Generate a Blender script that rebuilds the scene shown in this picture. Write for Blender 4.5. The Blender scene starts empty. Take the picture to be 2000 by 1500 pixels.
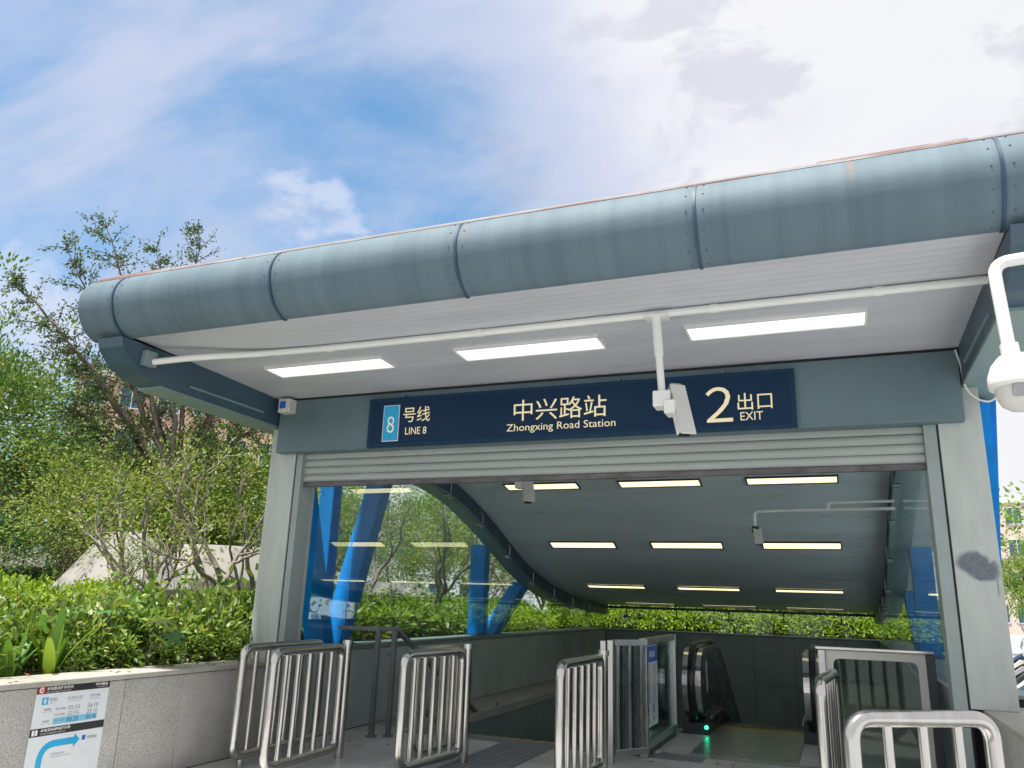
import bpy, bmesh, math, random
import numpy as np
from mathutils import Vector, Matrix, Euler

scn = bpy.context.scene
COL = scn.collection
R = math.radians

# ------------------------------------------------------------------ camera
yaw, pitch, roll = -0.388546, 0.270365, 0.032312
f_ = Vector((math.sin(yaw)*math.cos(pitch), math.cos(yaw)*math.cos(pitch), math.sin(pitch)))
r_ = Vector((math.cos(yaw), -math.sin(yaw), 0)); u_ = r_.cross(f_)
r2 = r_*math.cos(roll)+u_*math.sin(roll); u2 = -r_*math.sin(roll)+u_*math.cos(roll)
cam = bpy.data.cameras.new('camera'); cam.lens = 36*1530.5/2000; cam.sensor_width = 36
cam.clip_end = 3000; cam.clip_start = .05
camo = bpy.data.objects.new('camera', cam); COL.objects.link(camo)
camo.matrix_world = Matrix(((r2.x, u2.x, -f_.x, 5.8153), (r2.y, u2.y, -f_.y, -7.0903), (r2.z, u2.z, -f_.z, 1.5076), (0, 0, 0, 1)))
scn.camera = camo

# ------------------------------------------------------------------ sky and sun
SUN = Vector((-.12, -.30, .946)).normalized()
GAP = Vector((-.74, .53, .42)).normalized()      # the blue gap in the cloud cover
elev = math.asin(SUN.z); azim = math.atan2(SUN.x, SUN.y)
SKY_STRENGTH = .12
world = bpy.data.worlds.new('World'); scn.world = world; world.use_nodes = True
nt = world.node_tree; nt.nodes.clear()
def N(t, nt=nt, **kw):
    n = nt.nodes.new(t)
    for k, v in kw.items(): setattr(n, k, v)
    return n
def L(a, b, nt=nt): nt.links.new(a, b)
def math_n(op, a, b=None, c=None, clamp=False, nt=nt):
    n = nt.nodes.new('ShaderNodeMath'); n.operation = op; n.use_clamp = clamp
    for i, v in enumerate((a, b, c)):
        if v is None: continue
        if isinstance(v, (int, float)): n.inputs[i].default_value = v
        else: nt.links.new(v, n.inputs[i])
    return n.outputs[0]
def smooth_n(v, lo, hi, nt=nt):
    n = nt.nodes.new('ShaderNodeMapRange'); n.interpolation_type = 'SMOOTHERSTEP'
    n.inputs[1].default_value = lo; n.inputs[2].default_value = hi
    nt.links.new(v, n.inputs[0]); return n.outputs[0]
def mix_n(fac, a, b, nt=nt, blend='MIX'):
    n = nt.nodes.new('ShaderNodeMix'); n.data_type = 'RGBA'; n.blend_type = blend
    for s, v in ((n.inputs[0], fac), (n.inputs[6], a), (n.inputs[7], b)):
        if isinstance(v, (int, float)): s.default_value = v
        elif isinstance(v, tuple): s.default_value = (*v, 1)
        else: nt.links.new(v, s)
    return n.outputs[2]
tc = N('ShaderNodeTexCoord')
sky = N('ShaderNodeTexSky', sky_type='NISHITA', sun_disc=False, sun_elevation=elev, sun_rotation=azim,
        altitude=0, air_density=1.0, dust_density=.6, ozone_density=2.5)
hs = N('ShaderNodeHueSaturation'); hs.inputs['Hue'].default_value = .487
hs.inputs['Saturation'].default_value = 1.25; hs.inputs['Value'].default_value = 1.0
L(sky.outputs[0], hs.inputs['Color'])
sep = N('ShaderNodeSeparateXYZ'); L(tc.outputs['Generated'], sep.inputs[0])
zz = math_n('ADD', math_n('MAXIMUM', sep.outputs[2], 0.0), .22)
px = math_n('DIVIDE', sep.outputs[0], zz); py = math_n('DIVIDE', sep.outputs[1], zz)
cmb = N('ShaderNodeCombineXYZ'); L(px, cmb.inputs[0]); L(py, cmb.inputs[1])
def cloud_noise(rotz, scale, nscale, detail, rough, dist, loc=(0, 0, 0), src=None):
    mp = N('ShaderNodeMapping'); mp.inputs['Rotation'].default_value = (0, 0, R(rotz))
    mp.inputs['Scale'].default_value = scale; mp.inputs['Location'].default_value = loc
    L(src or cmb.outputs[0], mp.inputs[0])
    n = N('ShaderNodeTexNoise'); n.inputs['Scale'].default_value = nscale; n.inputs['Detail'].default_value = detail
    n.inputs['Roughness'].default_value = rough; n.inputs['Distortion'].default_value = dist
    L(mp.outputs[0], n.inputs['Vector']); return n.outputs[0]
# thin bright veil everywhere but in the gap
dt = N('ShaderNodeVectorMath', operation='DOT_PRODUCT'); L(tc.outputs['Generated'], dt.inputs[0])
dt.inputs[1].default_value = GAP
near = math_n('SUBTRACT', 1.0, smooth_n(dt.outputs['Value'], .68, 1.0))
cir = cloud_noise(-28, (.8, 1.9, 1), 1.25, 10, .58, .8, (4.6, 2.7, 0))
cir2 = cloud_noise(-20, (1, 1.3, 1), 2.4, 10, .62, .4, (7.3, 2.2, 0))
cirm = math_n('ADD', math_n('MULTIPLY', cir, .72), math_n('MULTIPLY', cir2, .28))
cirb = math_n('ADD', cirm, math_n('MULTIPLY', near, .42))
cmask = math_n('MULTIPLY_ADD', smooth_n(cirb, .29, .72), .92, .08)
mask = cmask
# grey undersides
gr = cloud_noise(30, (1, 1.5, 1), 1.9, 8, .6, .6, (5.2, 9.4, 0))
grm = math_n('MULTIPLY', smooth_n(gr, .56, .74), .45)
glow = smooth_n(math_n('ADD', near, math_n('MULTIPLY', math_n('SUBTRACT', cirm, .5), 1.6)), .28, 1.02)
ccol = mix_n(glow, (1.50, 1.66, 2.12), (2.30, 2.30, 2.38))
ccol = mix_n(grm, ccol, (1.75, 1.78, 2.05))
# single heaps: white ones in the gap, grey ones against the bright veil
puffn = cloud_noise(0, (1, 1, 1.5), 7.5, 9, .58, .3, (.4, 1.9, .7), tc.outputs['Generated'])
def puff(direction, rad, k, soft, w):
    v_ = N('ShaderNodeVectorMath', operation='DOT_PRODUCT'); L(tc.outputs['Generated'], v_.inputs[0]); v_.inputs[1].default_value = Vector(direction).normalized()
    c_ = math_n('DIVIDE', math_n('SUBTRACT', v_.outputs['Value'], math.cos(rad)), 1-math.cos(rad))
    return smooth_n(math_n('ADD', math_n('MULTIPLY', math_n('MAXIMUM', c_, -3.5), w), math_n('MULTIPLY', math_n('SUBTRACT', puffn, .5), k*1.9)), soft[0], soft[1])
def puffs(lst, k=1.25, soft=(.02, .42), w=.30):
    o_ = None
    for d_, r_i in lst:
        q = puff(d_, r_i, k, soft, w); o_ = q if o_ is None else math_n('MAXIMUM', o_, q)
    return o_
white_puff = puffs([((-.575, .705, .415), .075), ((-.80, .54, .25), .13), ((-.70, .66, .25), .12), ((-.92, .35, .2), .16)])
grey_puff = puffs([((-.205, .79, .575), .10), ((-.085, .82, .565), .10), ((-.33, .81, .49), .06), ((.005, .77, .64), .06), ((.30, .80, .55), .12), ((-.15, .84, .52), .05)], 2.1, (.10, .62), .14)
ccol = mix_n(math_n('MULTIPLY', grey_puff, .55), ccol, (1.55, 1.60, 1.86))
scol = mix_n(1.0, hs.outputs[0], (.34, .49, .51), blend='MULTIPLY')
fin = mix_n(mask, scol, ccol)
fin = mix_n(math_n('MULTIPLY', white_puff, .62), fin, (1.9, 2.02, 2.40))
bg = N('ShaderNodeBackground'); bg.inputs[1].default_value = SKY_STRENGTH
L(fin, bg.inputs[0]); ow = N('ShaderNodeOutputWorld'); L(bg.outputs[0], ow.inputs[0])

sl = bpy.data.lights.new('sun', 'SUN'); sl.energy = 2.5; sl.angle = R(3.5); sl.color = (1, .95, .87)
so = bpy.data.objects.new('sun', sl); COL.objects.link(so)
so.rotation_euler = (-SUN).to_track_quat('-Z', 'Y').to_euler(); so.location = SUN*60

scn.view_settings.view_transform = 'Standard'; scn.view_settings.look = 'None'
scn.view_settings.gamma = 1; scn.view_settings.use_curve_mapping = False
scn.view_settings.exposure = 1.75
scn.cycles.use_denoising = True
scn.cycles.max_bounces = 10; scn.cycles.transparent_max_bounces = 24
scn.cycles.diffuse_bounces = 4; scn.cycles.glossy_bounces = 4
scn.cycles.caustics_reflective = False; scn.cycles.caustics_refractive = False

# ------------------------------------------------------------------ helpers
def base_obj(name, data, parent=None):
    o = bpy.data.objects.new(name, data); COL.objects.link(o)
    if parent is not None: o.parent = parent
    return o
def tag(o, label=None, cat=None, group=None, kind=None):
    if label: o['label'] = label
    if cat: o['category'] = cat
    if group: o['group'] = group
    if kind: o['kind'] = kind
    return o
def thing(name, label, cat, loc=(0, 0, 0), rz=0, group=None):
    o = base_obj(name, None); o.location = loc; o.rotation_euler = (0, 0, rz); o.empty_display_size = .2
    return tag(o, label, cat, group)
def off_of(parent):
    # parts are given in world coordinates: take off every parent's position
    v = Vector((0, 0, 0)); p = parent
    while p is not None:
        v += p.location; p = p.parent
    return v
class MB:
    def __init__(s): s.v = []; s.f = []; s.sm = []
    def add(s, v, f, smooth=False):
        n = len(s.v); s.v += [tuple(q) for q in v]; s.f += [tuple(i+n for i in q) for q in f]; s.sm += [smooth]*len(f); return s
    def box(s, x0, x1, y0, y1, z0, z1, bev=0):
        if bev <= 0:
            v = [(x, y, z) for z in (z0, z1) for y in (y0, y1) for x in (x0, x1)]
            return s.add(v, [(0, 2, 3, 1), (4, 5, 7, 6), (0, 1, 5, 4), (2, 6, 7, 3), (0, 4, 6, 2), (1, 3, 7, 5)])
        bm = bmesh.new(); bmesh.ops.create_cube(bm, size=1)
        for q in bm.verts: q.co = Vector(((x0+x1)/2+q.co.x*(x1-x0), (y0+y1)/2+q.co.y*(y1-y0), (z0+z1)/2+q.co.z*(z1-z0)))
        bmesh.ops.bevel(bm, geom=list(bm.edges), offset=bev, segments=2, profile=.5, affect='EDGES')
        bm.verts.index_update()
        s.add([q.co for q in bm.verts], [[q.index for q in f.verts] for f in bm.faces]); bm.free(); return s
    def tube(s, pts, rad, seg=12, cap=True):
        pts = [Vector(q) for q in pts]; n = len(pts)
        if not hasattr(rad, '__len__'): rad = [rad]*n
        t0 = (pts[1]-pts[0]).normalized()
        a = t0.cross(Vector((0, 0, 1)))
        if a.length < 1e-3: a = t0.cross(Vector((0, 1, 0)))
        a.normalize(); V = []; F = []
        for i in range(n):
            t = (pts[min(i+1, n-1)]-pts[max(i-1, 0)]).normalized()
            a = (a-t*a.dot(t)); a.normalize(); b = t.cross(a)
            for k in range(seg):
                an = 2*math.pi*k/seg; V.append(pts[i]+(a*math.cos(an)+b*math.sin(an))*rad[i])
        for i in range(n-1):
            for k in range(seg):
                k2 = (k+1) % seg; F.append((i*seg+k, i*seg+k2, (i+1)*seg+k2, (i+1)*seg+k))
        s.add(V, F, True)
        if cap: s.add([V[k] for k in range(seg)], [tuple(reversed(range(seg)))]); s.add(V[-seg:], [tuple(range(seg))])
        return s
    def prism_x(s, prof, x0, x1, smooth=False):      # closed (y,z) outline pushed along x
        n = len(prof); V = [(x0, y, z) for y, z in prof]+[(x1, y, z) for y, z in prof]
        s.add(V, [(i, (i+1) % n, n+(i+1) % n, n+i) for i in range(n)], smooth)
        s.add(V[:n], [tuple(reversed(range(n)))]); s.add(V[n:], [tuple(range(n))]); return s
    def prism_y(s, prof, y0, y1):
        n = len(prof); V = [(x, y0, z) for x, z in prof]+[(x, y1, z) for x, z in prof]
        s.add(V, [(i, n+i, n+(i+1) % n, (i+1) % n) for i in range(n)])
        s.add(V[:n], [tuple(range(n))]); s.add(V[n:], [tuple(reversed(range(n)))]); return s
    def prism_z(s, prof, z0, z1):
        n = len(prof); V = [(x, y, z0) for x, y in prof]+[(x, y, z1) for x, y in prof]
        s.add(V, [(i, (i+1) % n, n+(i+1) % n, n+i) for i in range(n)])
        s.add(V[:n], [tuple(reversed(range(n)))]); s.add(V[n:], [tuple(range(n))]); return s
    def obox(s, c, ax, half, bev=0):                 # oriented box: ax = three unit vectors
        m = MB().box(-half[0], half[0], -half[1], half[1], -half[2], half[2], bev)
        c = Vector(c); s.add([c+ax[0]*q[0]+ax[1]*q[1]+ax[2]*q[2] for q in m.v], m.f); return s
    def build(s, name, mat, parent=None, local=False):
        off = Vector((0, 0, 0)) if local else off_of(parent)
        me = bpy.data.meshes.new(name)
        me.from_pydata([(q[0]-off.x, q[1]-off.y, q[2]-off.z) for q in s.v], [], s.f)
        me.polygons.foreach_set('use_smooth', s.sm)
        bm = bmesh.new(); bm.from_mesh(me); bmesh.ops.recalc_face_normals(bm, faces=bm.faces); bm.to_mesh(me); bm.free()
        me.materials.append(mat)
        return base_obj(name, me, parent)
def bx(name, mat, parent, x0, x1, y0, y1, z0, z1, bev=0): return MB().box(x0, x1, y0, y1, z0, z1, bev).build(name, mat, parent)
def copy_tree(o, parent=None):
    c = o.copy(); COL.objects.link(c)
    if parent is not None: c.parent = parent
    for ch in list(o.children): copy_tree(ch, c)
    return c
def arc(c, r, a0, a1, n): return [(c[0]+r*math.cos(R(a0+(a1-a0)*i/n)), c[1]+r*math.sin(R(a0+(a1-a0)*i/n))) for i in range(n+1)]
def catmull(pts, n=6):
    P = [Vector(q) for q in pts]; P = [P[0]*2-P[1]]+P+[P[-1]*2-P[-2]]; out = []
    for i in range(1, len(P)-2):
        for k in range(n):
            t = k/n; a, b, c, d = P[i-1:i+3]
            out.append(.5*((2*b)+(c-a)*t+(2*a-5*b+4*c-d)*t*t+(3*b-a-3*c+d)*t**3))
    out.append(P[-2]); return out
def fillet(pts, r, n=5):                             # rounded polyline
    P = [Vector(q) for q in pts]; out = [P[0]]
    for a, b, c in zip(P, P[1:], P[2:]):
        u = (a-b).normalized(); v = (c-b).normalized(); rr = min(r, (a-b).length*.49, (c-b).length*.49)
        p0 = b+u*rr; p1 = b+v*rr
        for i in range(n+1):
            t = i/n; out.append(p0*(1-t)**2+b*2*t*(1-t)+p1*t*t)
    out.append(P[-1]); return out

# ------------------------------------------------------------------ materials
def new_mat(name):
    m = bpy.data.materials.new(name); m.use_nodes = True
    t = m.node_tree; p = t.nodes['Principled BSDF']; return m, t, p
def set_p(p, **k):
    for a, v in k.items(): p.inputs[a].default_value = v
def tnoise(t, scale, detail=4, rough=.5, coord='Object', stretch=(1, 1, 1), dist=0, dims='3D'):
    c = t.nodes.new('ShaderNodeNewGeometry' if coord == 'World' else 'ShaderNodeTexCoord'); mp = t.nodes.new('ShaderNodeMapping'); mp.inputs['Scale'].default_value = stretch
    t.links.new(c.outputs['Position' if coord == 'World' else coord], mp.inputs[0])
    n = t.nodes.new('ShaderNodeTexNoise'); n.inputs['Scale'].default_value = scale; n.inputs['Detail'].default_value = detail
    n.inputs['Roughness'].default_value = rough; n.inputs['Distortion'].default_value = dist
    t.links.new(mp.outputs[0], n.inputs['Vector']); return n.outputs[0]
def ramp(t, v, stops):
    r = t.nodes.new('ShaderNodeValToRGB'); e = r.color_ramp.elements
    while len(e) < len(stops): e.new(.5)
    for q, (pos, c) in zip(e, stops): q.position = pos; q.color = (*c, 1) if len(c) == 3 else c
    t.links.new(v, r.inputs[0]); return r.outputs[0]
def bump(t, p, v, strength, dist=.01):
    b = t.nodes.new('ShaderNodeBump'); b.inputs['Strength'].default_value = strength; b.inputs['Distance'].default_value = dist
    t.links.new(v, b.inputs['Height']); t.links.new(b.outputs[0], p.inputs['Normal'])
def plain(name, col, rough=.5, metal=0, var=.12, scale=3, spec=.5, bstr=0, bscale=200, stretch=(1, 1, 1), rvar=.15):
    m, t, p = new_mat(name); set_p(p, Roughness=rough, Metallic=metal); p.inputs['Specular IOR Level'].default_value = spec
    v = tnoise(t, scale, 6, .6, stretch=stretch)
    lo = tuple(c*(1-var) for c in col); hi = tuple(min(1, c*(1+var)) for c in col)
    t.links.new(ramp(t, v, [(.3, lo), (.7, hi)]), p.inputs['Base Color'])
    mr = t.nodes.new('ShaderNodeMapRange'); mr.inputs[1].default_value = .3; mr.inputs[2].default_value = .7
    mr.inputs[3].default_value = max(.02, rough-rvar); mr.inputs[4].default_value = min(1, rough+rvar)
    t.links.new(v, mr.inputs[0]); t.links.new(mr.outputs[0], p.inputs['Roughness'])
    if bstr: bump(t, p, tnoise(t, bscale, 3), bstr)
    return m
def granite(name, dark, mid, light, scale=95, rough=.55, dirt=.25):
    m, t, p = new_mat(name); set_p(p, Roughness=rough)
    sp = tnoise(t, scale, 3, .7, coord='World')
    c = ramp(t, sp, [(.36, dark), (.44, mid), (.56, mid), (.66, light)])
    d = tnoise(t, 1.6, 6, .65, coord='World')
    c2 = mix_n(1.0, c, ramp(t, d, [(.3, (1-dirt, 1-dirt, 1-dirt*1.1)), (.65, (1, 1, 1))]), nt=t, blend='MULTIPLY')
    oi = t.nodes.new('ShaderNodeObjectInfo')
    tone = math_n('MULTIPLY_ADD', oi.outputs['Random'], .14, .93, nt=t)
    hsv = t.nodes.new('ShaderNodeHueSaturation'); t.links.new(tone, hsv.inputs['Value']); t.links.new(c2, hsv.inputs['Color'])
    t.links.new(hsv.outputs[0], p.inputs['Base Color']); bump(t, p, sp, .12, .004)
    return m
M = {}
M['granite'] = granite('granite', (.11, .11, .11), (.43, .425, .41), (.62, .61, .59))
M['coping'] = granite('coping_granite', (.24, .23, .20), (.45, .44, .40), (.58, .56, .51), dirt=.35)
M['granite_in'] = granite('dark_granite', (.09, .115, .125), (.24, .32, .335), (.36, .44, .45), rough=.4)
M['granite_lit'] = granite('lit_granite', (.15, .18, .18), (.38, .445, .445), (.52, .58, .575), rough=.45)  # same inner-wall stone, lightened so the entrance daylight is in its colour
M['paving'] = granite('paving_granite', (.34, .34, .34), (.62, .625, .625), (.74, .74, .74), scale=120, rough=.42, dirt=.3)
M['grout'] = plain('grout', (.13, .13, .125), .9)
M['ground'] = plain('plaza_ground', (.37, .385, .40), .85, scale=.4, var=.2, bstr=.2)
M['tactile'] = plain('tactile_tile', (.21, .22, .23), .6, scale=8, var=.2)
M['soil'] = plain('soil', (.06, .045, .03), .95, scale=6, var=.4, spec=.05, bstr=.5, bscale=30)
# painted column: pale grey green with run marks; the right one carries a blot of paint
def column_mat(name, blot=False):
    m, t, p = new_mat(name); set_p(p, Roughness=.5)
    v = tnoise(t, 2.2, 6, .6, stretch=(3, 3, .7))
    c = ramp(t, v, [(.3, (.38, .425, .41)), (.55, (.46, .50, .48)), (.75, (.49, .525, .50))])
    st = tnoise(t, 40, 3, .6, stretch=(1, 1, .15))
    c = mix_n(math_n('MULTIPLY', smooth_n(st, .58, .74, nt=t), .30, nt=t), c, (.30, .33, .31), nt=t)
    if blot:
        co = t.nodes.new('ShaderNodeNewGeometry'); sx = t.nodes.new('ShaderNodeSeparateXYZ'); t.links.new(co.outputs['Position'], sx.inputs[0])
        w = math_n('MULTIPLY', math_n('SUBTRACT', tnoise(t, 9, 4, .5), .5, nt=t), .09, nt=t)
        def ell(cx, cz, rx, rz, lo=.62, hi=1.15):
            dx = math_n('DIVIDE', math_n('SUBTRACT', math_n('ADD', sx.outputs[0], w, nt=t), cx, nt=t), rx, nt=t)
            dz = math_n('DIVIDE', math_n('SUBTRACT', math_n('ADD', sx.outputs[2], w, nt=t), cz, nt=t), rz, nt=t)
            r2_ = math_n('SQRT', math_n('ADD', math_n('MULTIPLY', dx, dx, nt=t), math_n('MULTIPLY', dz, dz, nt=t), nt=t), nt=t)
            return math_n('SUBTRACT', 1.0, smooth_n(r2_, lo, hi, nt=t), nt=t)
        b = math_n('MAXIMUM', ell(6.815, 1.90, .125, .105), ell(6.89, 1.84, .115, .085), nt=t)
        dr = tnoise(t, 42, 2, .5, stretch=(1, 1, .02))
        runz = math_n('MULTIPLY', smooth_n(sx.outputs[2], 1.62, 1.70, nt=t), math_n('SUBTRACT', 1.0, smooth_n(sx.outputs[2], 1.80, 1.84, nt=t), nt=t), nt=t)
        runx = math_n('MULTIPLY', smooth_n(sx.outputs[0], 6.74, 6.77, nt=t), math_n('SUBTRACT', 1.0, smooth_n(sx.outputs[0], 6.95, 6.98, nt=t), nt=t), nt=t)
        run = math_n('MULTIPLY', math_n('MULTIPLY', smooth_n(dr, .66, .69, nt=t), runz, nt=t), runx, nt=t)
        b = math_n('MULTIPLY', math_n('MAXIMUM', b, run, nt=t), math_n('MULTIPLY_ADD', tnoise(t, 25, 3), .5, .62, nt=t), clamp=True, nt=t)
        c = mix_n(b, c, (.085, .105, .135), nt=t)
    t.links.new(c, p.inputs['Base Color']); return m
M['column'] = column_mat('column_paint'); M['column_blot'] = column_mat('column_paint_blotted', True)
M['header'] = plain('header_paint', (.105, .165, .185), .42, var=.16, scale=1.2)
M['guide'] = plain('guide_paint', (.28, .34, .335), .5, var=.1)
M['girder'] = plain('girder_paint', (.042, .085, .12), .45, var=.15)
M['flange'] = plain('flange_paint', (.17, .25, .245), .5, var=.12)
M['strut'] = plain('blue_strut_paint', (.002, .225, .67), .45, spec=.2, var=.18, scale=2.5)
M['joint'] = plain('joint_dark_blue', (.02, .055, .11), .5)
M['gap'] = plain('dark_gap', (.02, .022, .025), .8)
M['shutter'] = plain('shutter_slat', (.35, .385, .37), .45, var=.12, scale=1.5, stretch=(.4, 1, 3))
M['shutterbar'] = plain('shutter_bottom_bar', (.10, .095, .10), .6, var=.6, scale=9, stretch=(.5, 1, 1))
# canopy nose cladding: grey-blue metal sheet with run-off streaks and rust
def nose_mat():
    m, t, p = new_mat('nose_cladding'); set_p(p, Roughness=.66, Metallic=.05); p.inputs['Specular IOR Level'].default_value = .3
    v = tnoise(t, 5.0, 5, .55, stretch=(1.6, .05, .05))
    c = ramp(t, v, [(.25, (.085, .13, .165)), (.5, (.108, .16, .195)), (.75, (.13, .185, .22))])
    fine = tnoise(t, 34, 4, .6, stretch=(1.2, .03, .05))
    c = mix_n(math_n('MULTIPLY', smooth_n(fine, .58, .78, nt=t), .16, nt=t), c, (.13, .18, .21), nt=t)
    co = t.nodes.new('ShaderNodeTexCoord'); sx = t.nodes.new('ShaderNodeSeparateXYZ'); t.links.new(co.outputs['Object'], sx.inputs[0])
    rst = tnoise(t, 13, 3, .6, stretch=(1, .04, .04))
    up = smooth_n(sx.outputs[2], 3.85, 4.2, nt=t)
    c = mix_n(math_n('MULTIPLY', math_n('MULTIPLY', smooth_n(rst, .60, .70, nt=t), up, nt=t), .5, nt=t), c, (.20, .145, .095), nt=t)
    t.links.new(c, p.inputs['Base Color'])
    bump(t, p, tnoise(t, 1.6, 4, .5, stretch=(1.2, 3, 3)), .15, .04); return m
M['nose'] = nose_mat()
m, t, p = new_mat('roof_flashing'); set_p(p, Roughness=.6)
v = tnoise(t, 1.7, 6, .7, stretch=(1, 6, 6))
t.links.new(ramp(t, v, [(.40, (.20, .205, .225)), (.48, (.15, .105, .10)), (.56, (.105, .04, .032)), (.72, (.085, .03, .025))]), p.inputs['Base Color']); M['flash'] = m
M['rust'] = M['flash']
M['roof'] = plain('roof_sheet', (.40, .42, .44), .5)
M['soffit'] = plain('soffit_white', (.52, .53, .58), .42, var=.06, scale=1.5, stretch=(.5, 2, 2))
M['ceiling'] = plain('ceiling_white', (.68, .80, .84), .38, var=.07, scale=1.2, stretch=(.5, 2, 2))
M['white'] = plain('white_paint', (.72, .73, .71), .4, var=.06)
M['offwhite'] = plain('aged_white_plastic', (.60, .60, .56), .45, var=.08)
M['steel'] = plain('stainless_steel', (.54, .53, .51), .20, metal=1, var=.10, scale=14, rvar=.08, stretch=(1, 1, .25))
M['steel_b'] = plain('brushed_steel', (.50, .51, .50), .33, metal=1, var=.12, scale=6, rvar=.08)
M['rail'] = plain('grey_rail_paint', (.13, .155, .155), .42, var=.12)
M['black'] = plain('black_rubber', (.012, .012, .014), .35)
M['dark'] = plain('dark_metal', (.03, .04, .05), .4)
M['esc_panel'] = plain('escalator_panel', (.09, .115, .12), .25, metal=.5, var=.2)
M['esc_plate'] = plain('escalator_plate', (.32, .37, .38), .32, metal=.7, var=.15, scale=3, stretch=(1, 8, 1), bstr=.12, bscale=80)
M['yellow'] = plain('hazard_yellow', (.50, .36, .10), .6, var=.25, scale=15)
M['hblack'] = plain('hazard_black', (.04, .04, .04), .6)
M['navy'] = plain('sign_navy', (.004, .024, .062), .45, var=.03, scale=1, spec=.2)
M['navyframe'] = plain('sign_frame', (.006, .034, .075), .5, var=.03, spec=.2)
M['cyan'] = plain('line_cyan', (.01, .36, .66), .35, var=.03)
M['paper'] = plain('notice_white', (.66, .70, .74), .35, var=.03)
M['ink'] = plain('print_black', (.018, .020, .022), .5); M['inkgrey'] = plain('print_grey', (.22, .23, .25), .5)
M['lightblue'] = plain('print_pale_blue', (.18, .50, .72), .45); M['signblue'] = plain('print_blue', (.02, .13, .52), .4)
M['red'] = plain('print_red', (.50, .02, .03), .45); M['pink'] = plain('print_pink', (.75, .28, .33), .45)
M['orange'] = plain('print_orange', (.62, .32, .05), .45)
M['skinwhite'] = plain('print_white', (.78, .78, .76), .45, var=.02)
def emit(name, col, s, base=(.8, .8, .8)):
    m, t, p = new_mat(name); set_p(p, Roughness=.4); p.inputs['Base Color'].default_value = (*base, 1)
    p.inputs['Emission Color'].default_value = (*col, 1); p.inputs['Emission Strength'].default_value = s; return m
M['letter'] = emit('sign_letters', (1, .88, .55), .11, (.58, .51, .33))
M['lamp'] = emit('lamp_diffuser', (.95, 1, .92), .42, (.5, .5, .48))
M['lamp_in'] = emit('lamp_diffuser_warm', (1, .87, .50), .5, (.4, .38, .3))
M['green'] = emit('indicator_green', (.02, 1, .45), 2.6, (.1, .5, .3))
def glass_mat(name, tint, refl=1.0, rough=.0):
    m = bpy.data.materials.new(name); m.use_nodes = True; t = m.node_tree; t.nodes.clear()
    tr = t.nodes.new('ShaderNodeBsdfTransparent'); tr.inputs[0].default_value = (*tint, 1)
    gl = t.nodes.new('ShaderNodeBsdfGlossy'); gl.inputs['Roughness'].default_value = rough; gl.inputs[0].default_value = (.9, .96, .95, 1)
    fr = t.nodes.new('ShaderNodeFresnel'); fr.inputs[0].default_value = 1.5
    mx = t.nodes.new('ShaderNodeMixShader'); t.links.new(math_n('MULTIPLY', fr.outputs[0], refl, clamp=True, nt=t), mx.inputs[0])
    t.links.new(tr.outputs[0], mx.inputs[1]); t.links.new(gl.outputs[0], mx.inputs[2])
    o = t.nodes.new('ShaderNodeOutputMaterial'); t.links.new(mx.outputs[0], o.inputs[0]); return m
M['glass'] = glass_mat('clear_glass', (.93, .98, .978), .38)
M['glass_dark'] = glass_mat('tinted_glass', (.74, .82, .81), .6)
def leaf_mat(name, a, b, c=None, trans=.35, rough=.45):
    m = bpy.data.materials.new(name); m.use_nodes = True; t = m.node_tree; p = t.nodes['Principled BSDF']
    g = t.nodes.new('ShaderNodeNewGeometry')
    col = ramp(t, g.outputs['Random Per Island'], [(0, a), (.55, b), (1, c or b)])
    t.links.new(col, p.inputs['Base Color']); p.inputs['Roughness'].default_value = rough; p.inputs['Specular IOR Level'].default_value = .35
    tl = t.nodes.new('ShaderNodeBsdfTranslucent')
    t.links.new(mix_n(1.0, col, (1.35, 1.25, .55), nt=t, blend='MULTIPLY'), tl.inputs[0])
    mx = t.nodes.new('ShaderNodeMixShader'); mx.inputs[0].default_value = trans
    t.links.new(p.outputs[0], mx.inputs[1]); t.links.new(tl.outputs[0], mx.inputs[2])
    t.links.new(mx.outputs[0], t.nodes['Material Output'].inputs[0]); return m
M['leaf_hedge'] = leaf_mat('leaf_hedge', (.13, .25, .015), (.26, .40, .03), (.38, .47, .07))
M['leaf_shrub'] = leaf_mat('leaf_shrub', (.06, .15, .03), (.17, .29, .06), (.36, .42, .14), rough=.35)
M['leaf_blade'] = leaf_mat('leaf_blade', (.06, .17, .025), (.13, .27, .04), (.28, .38, .06), rough=.4)
M['leaf_palm'] = leaf_mat('leaf_palmate', (.07, .19, .06), (.14, .27, .07), (.32, .40, .08))
M['leaf_small'] = leaf_mat('leaf_small_tree', (.09, .17, .035), (.20, .28, .07), (.32, .36, .12))
M['leaf_mid'] = leaf_mat('leaf_mid_green', (.07, .18, .02), (.17, .30, .04), (.28, .37, .08))
M['leaf_dark'] = leaf_mat('leaf_dark', (.04, .11, .035), (.10, .20, .05), (.24, .29, .06), trans=.25)
M['leaf_feather'] = leaf_mat('leaf_feather', (.03, .08, .03), (.06, .13, .04), (.14, .19, .05), trans=.25)
M['leaf_teal'] = leaf_mat('leaf_teal', (.02, .09, .05), (.05, .16, .07), (.10, .24, .06), trans=.25)
M['leaf_dry'] = leaf_mat('leaf_dry', (.22, .12, .06), (.34, .20, .11), (.38, .26, .15))
M['bark'] = plain('bark', (.15, .125, .10), .85, var=.35, scale=9, stretch=(1, 1, .3), bstr=.5, bscale=40)
M['bark_pale'] = plain('pale_bark', (.25, .22, .185), .8, var=.3, scale=9, bstr=.4, bscale=40)
M['core'] = plain('hedge_twigs', (.045, .10, .015), .95, var=.5, scale=22, spec=0)
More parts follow.
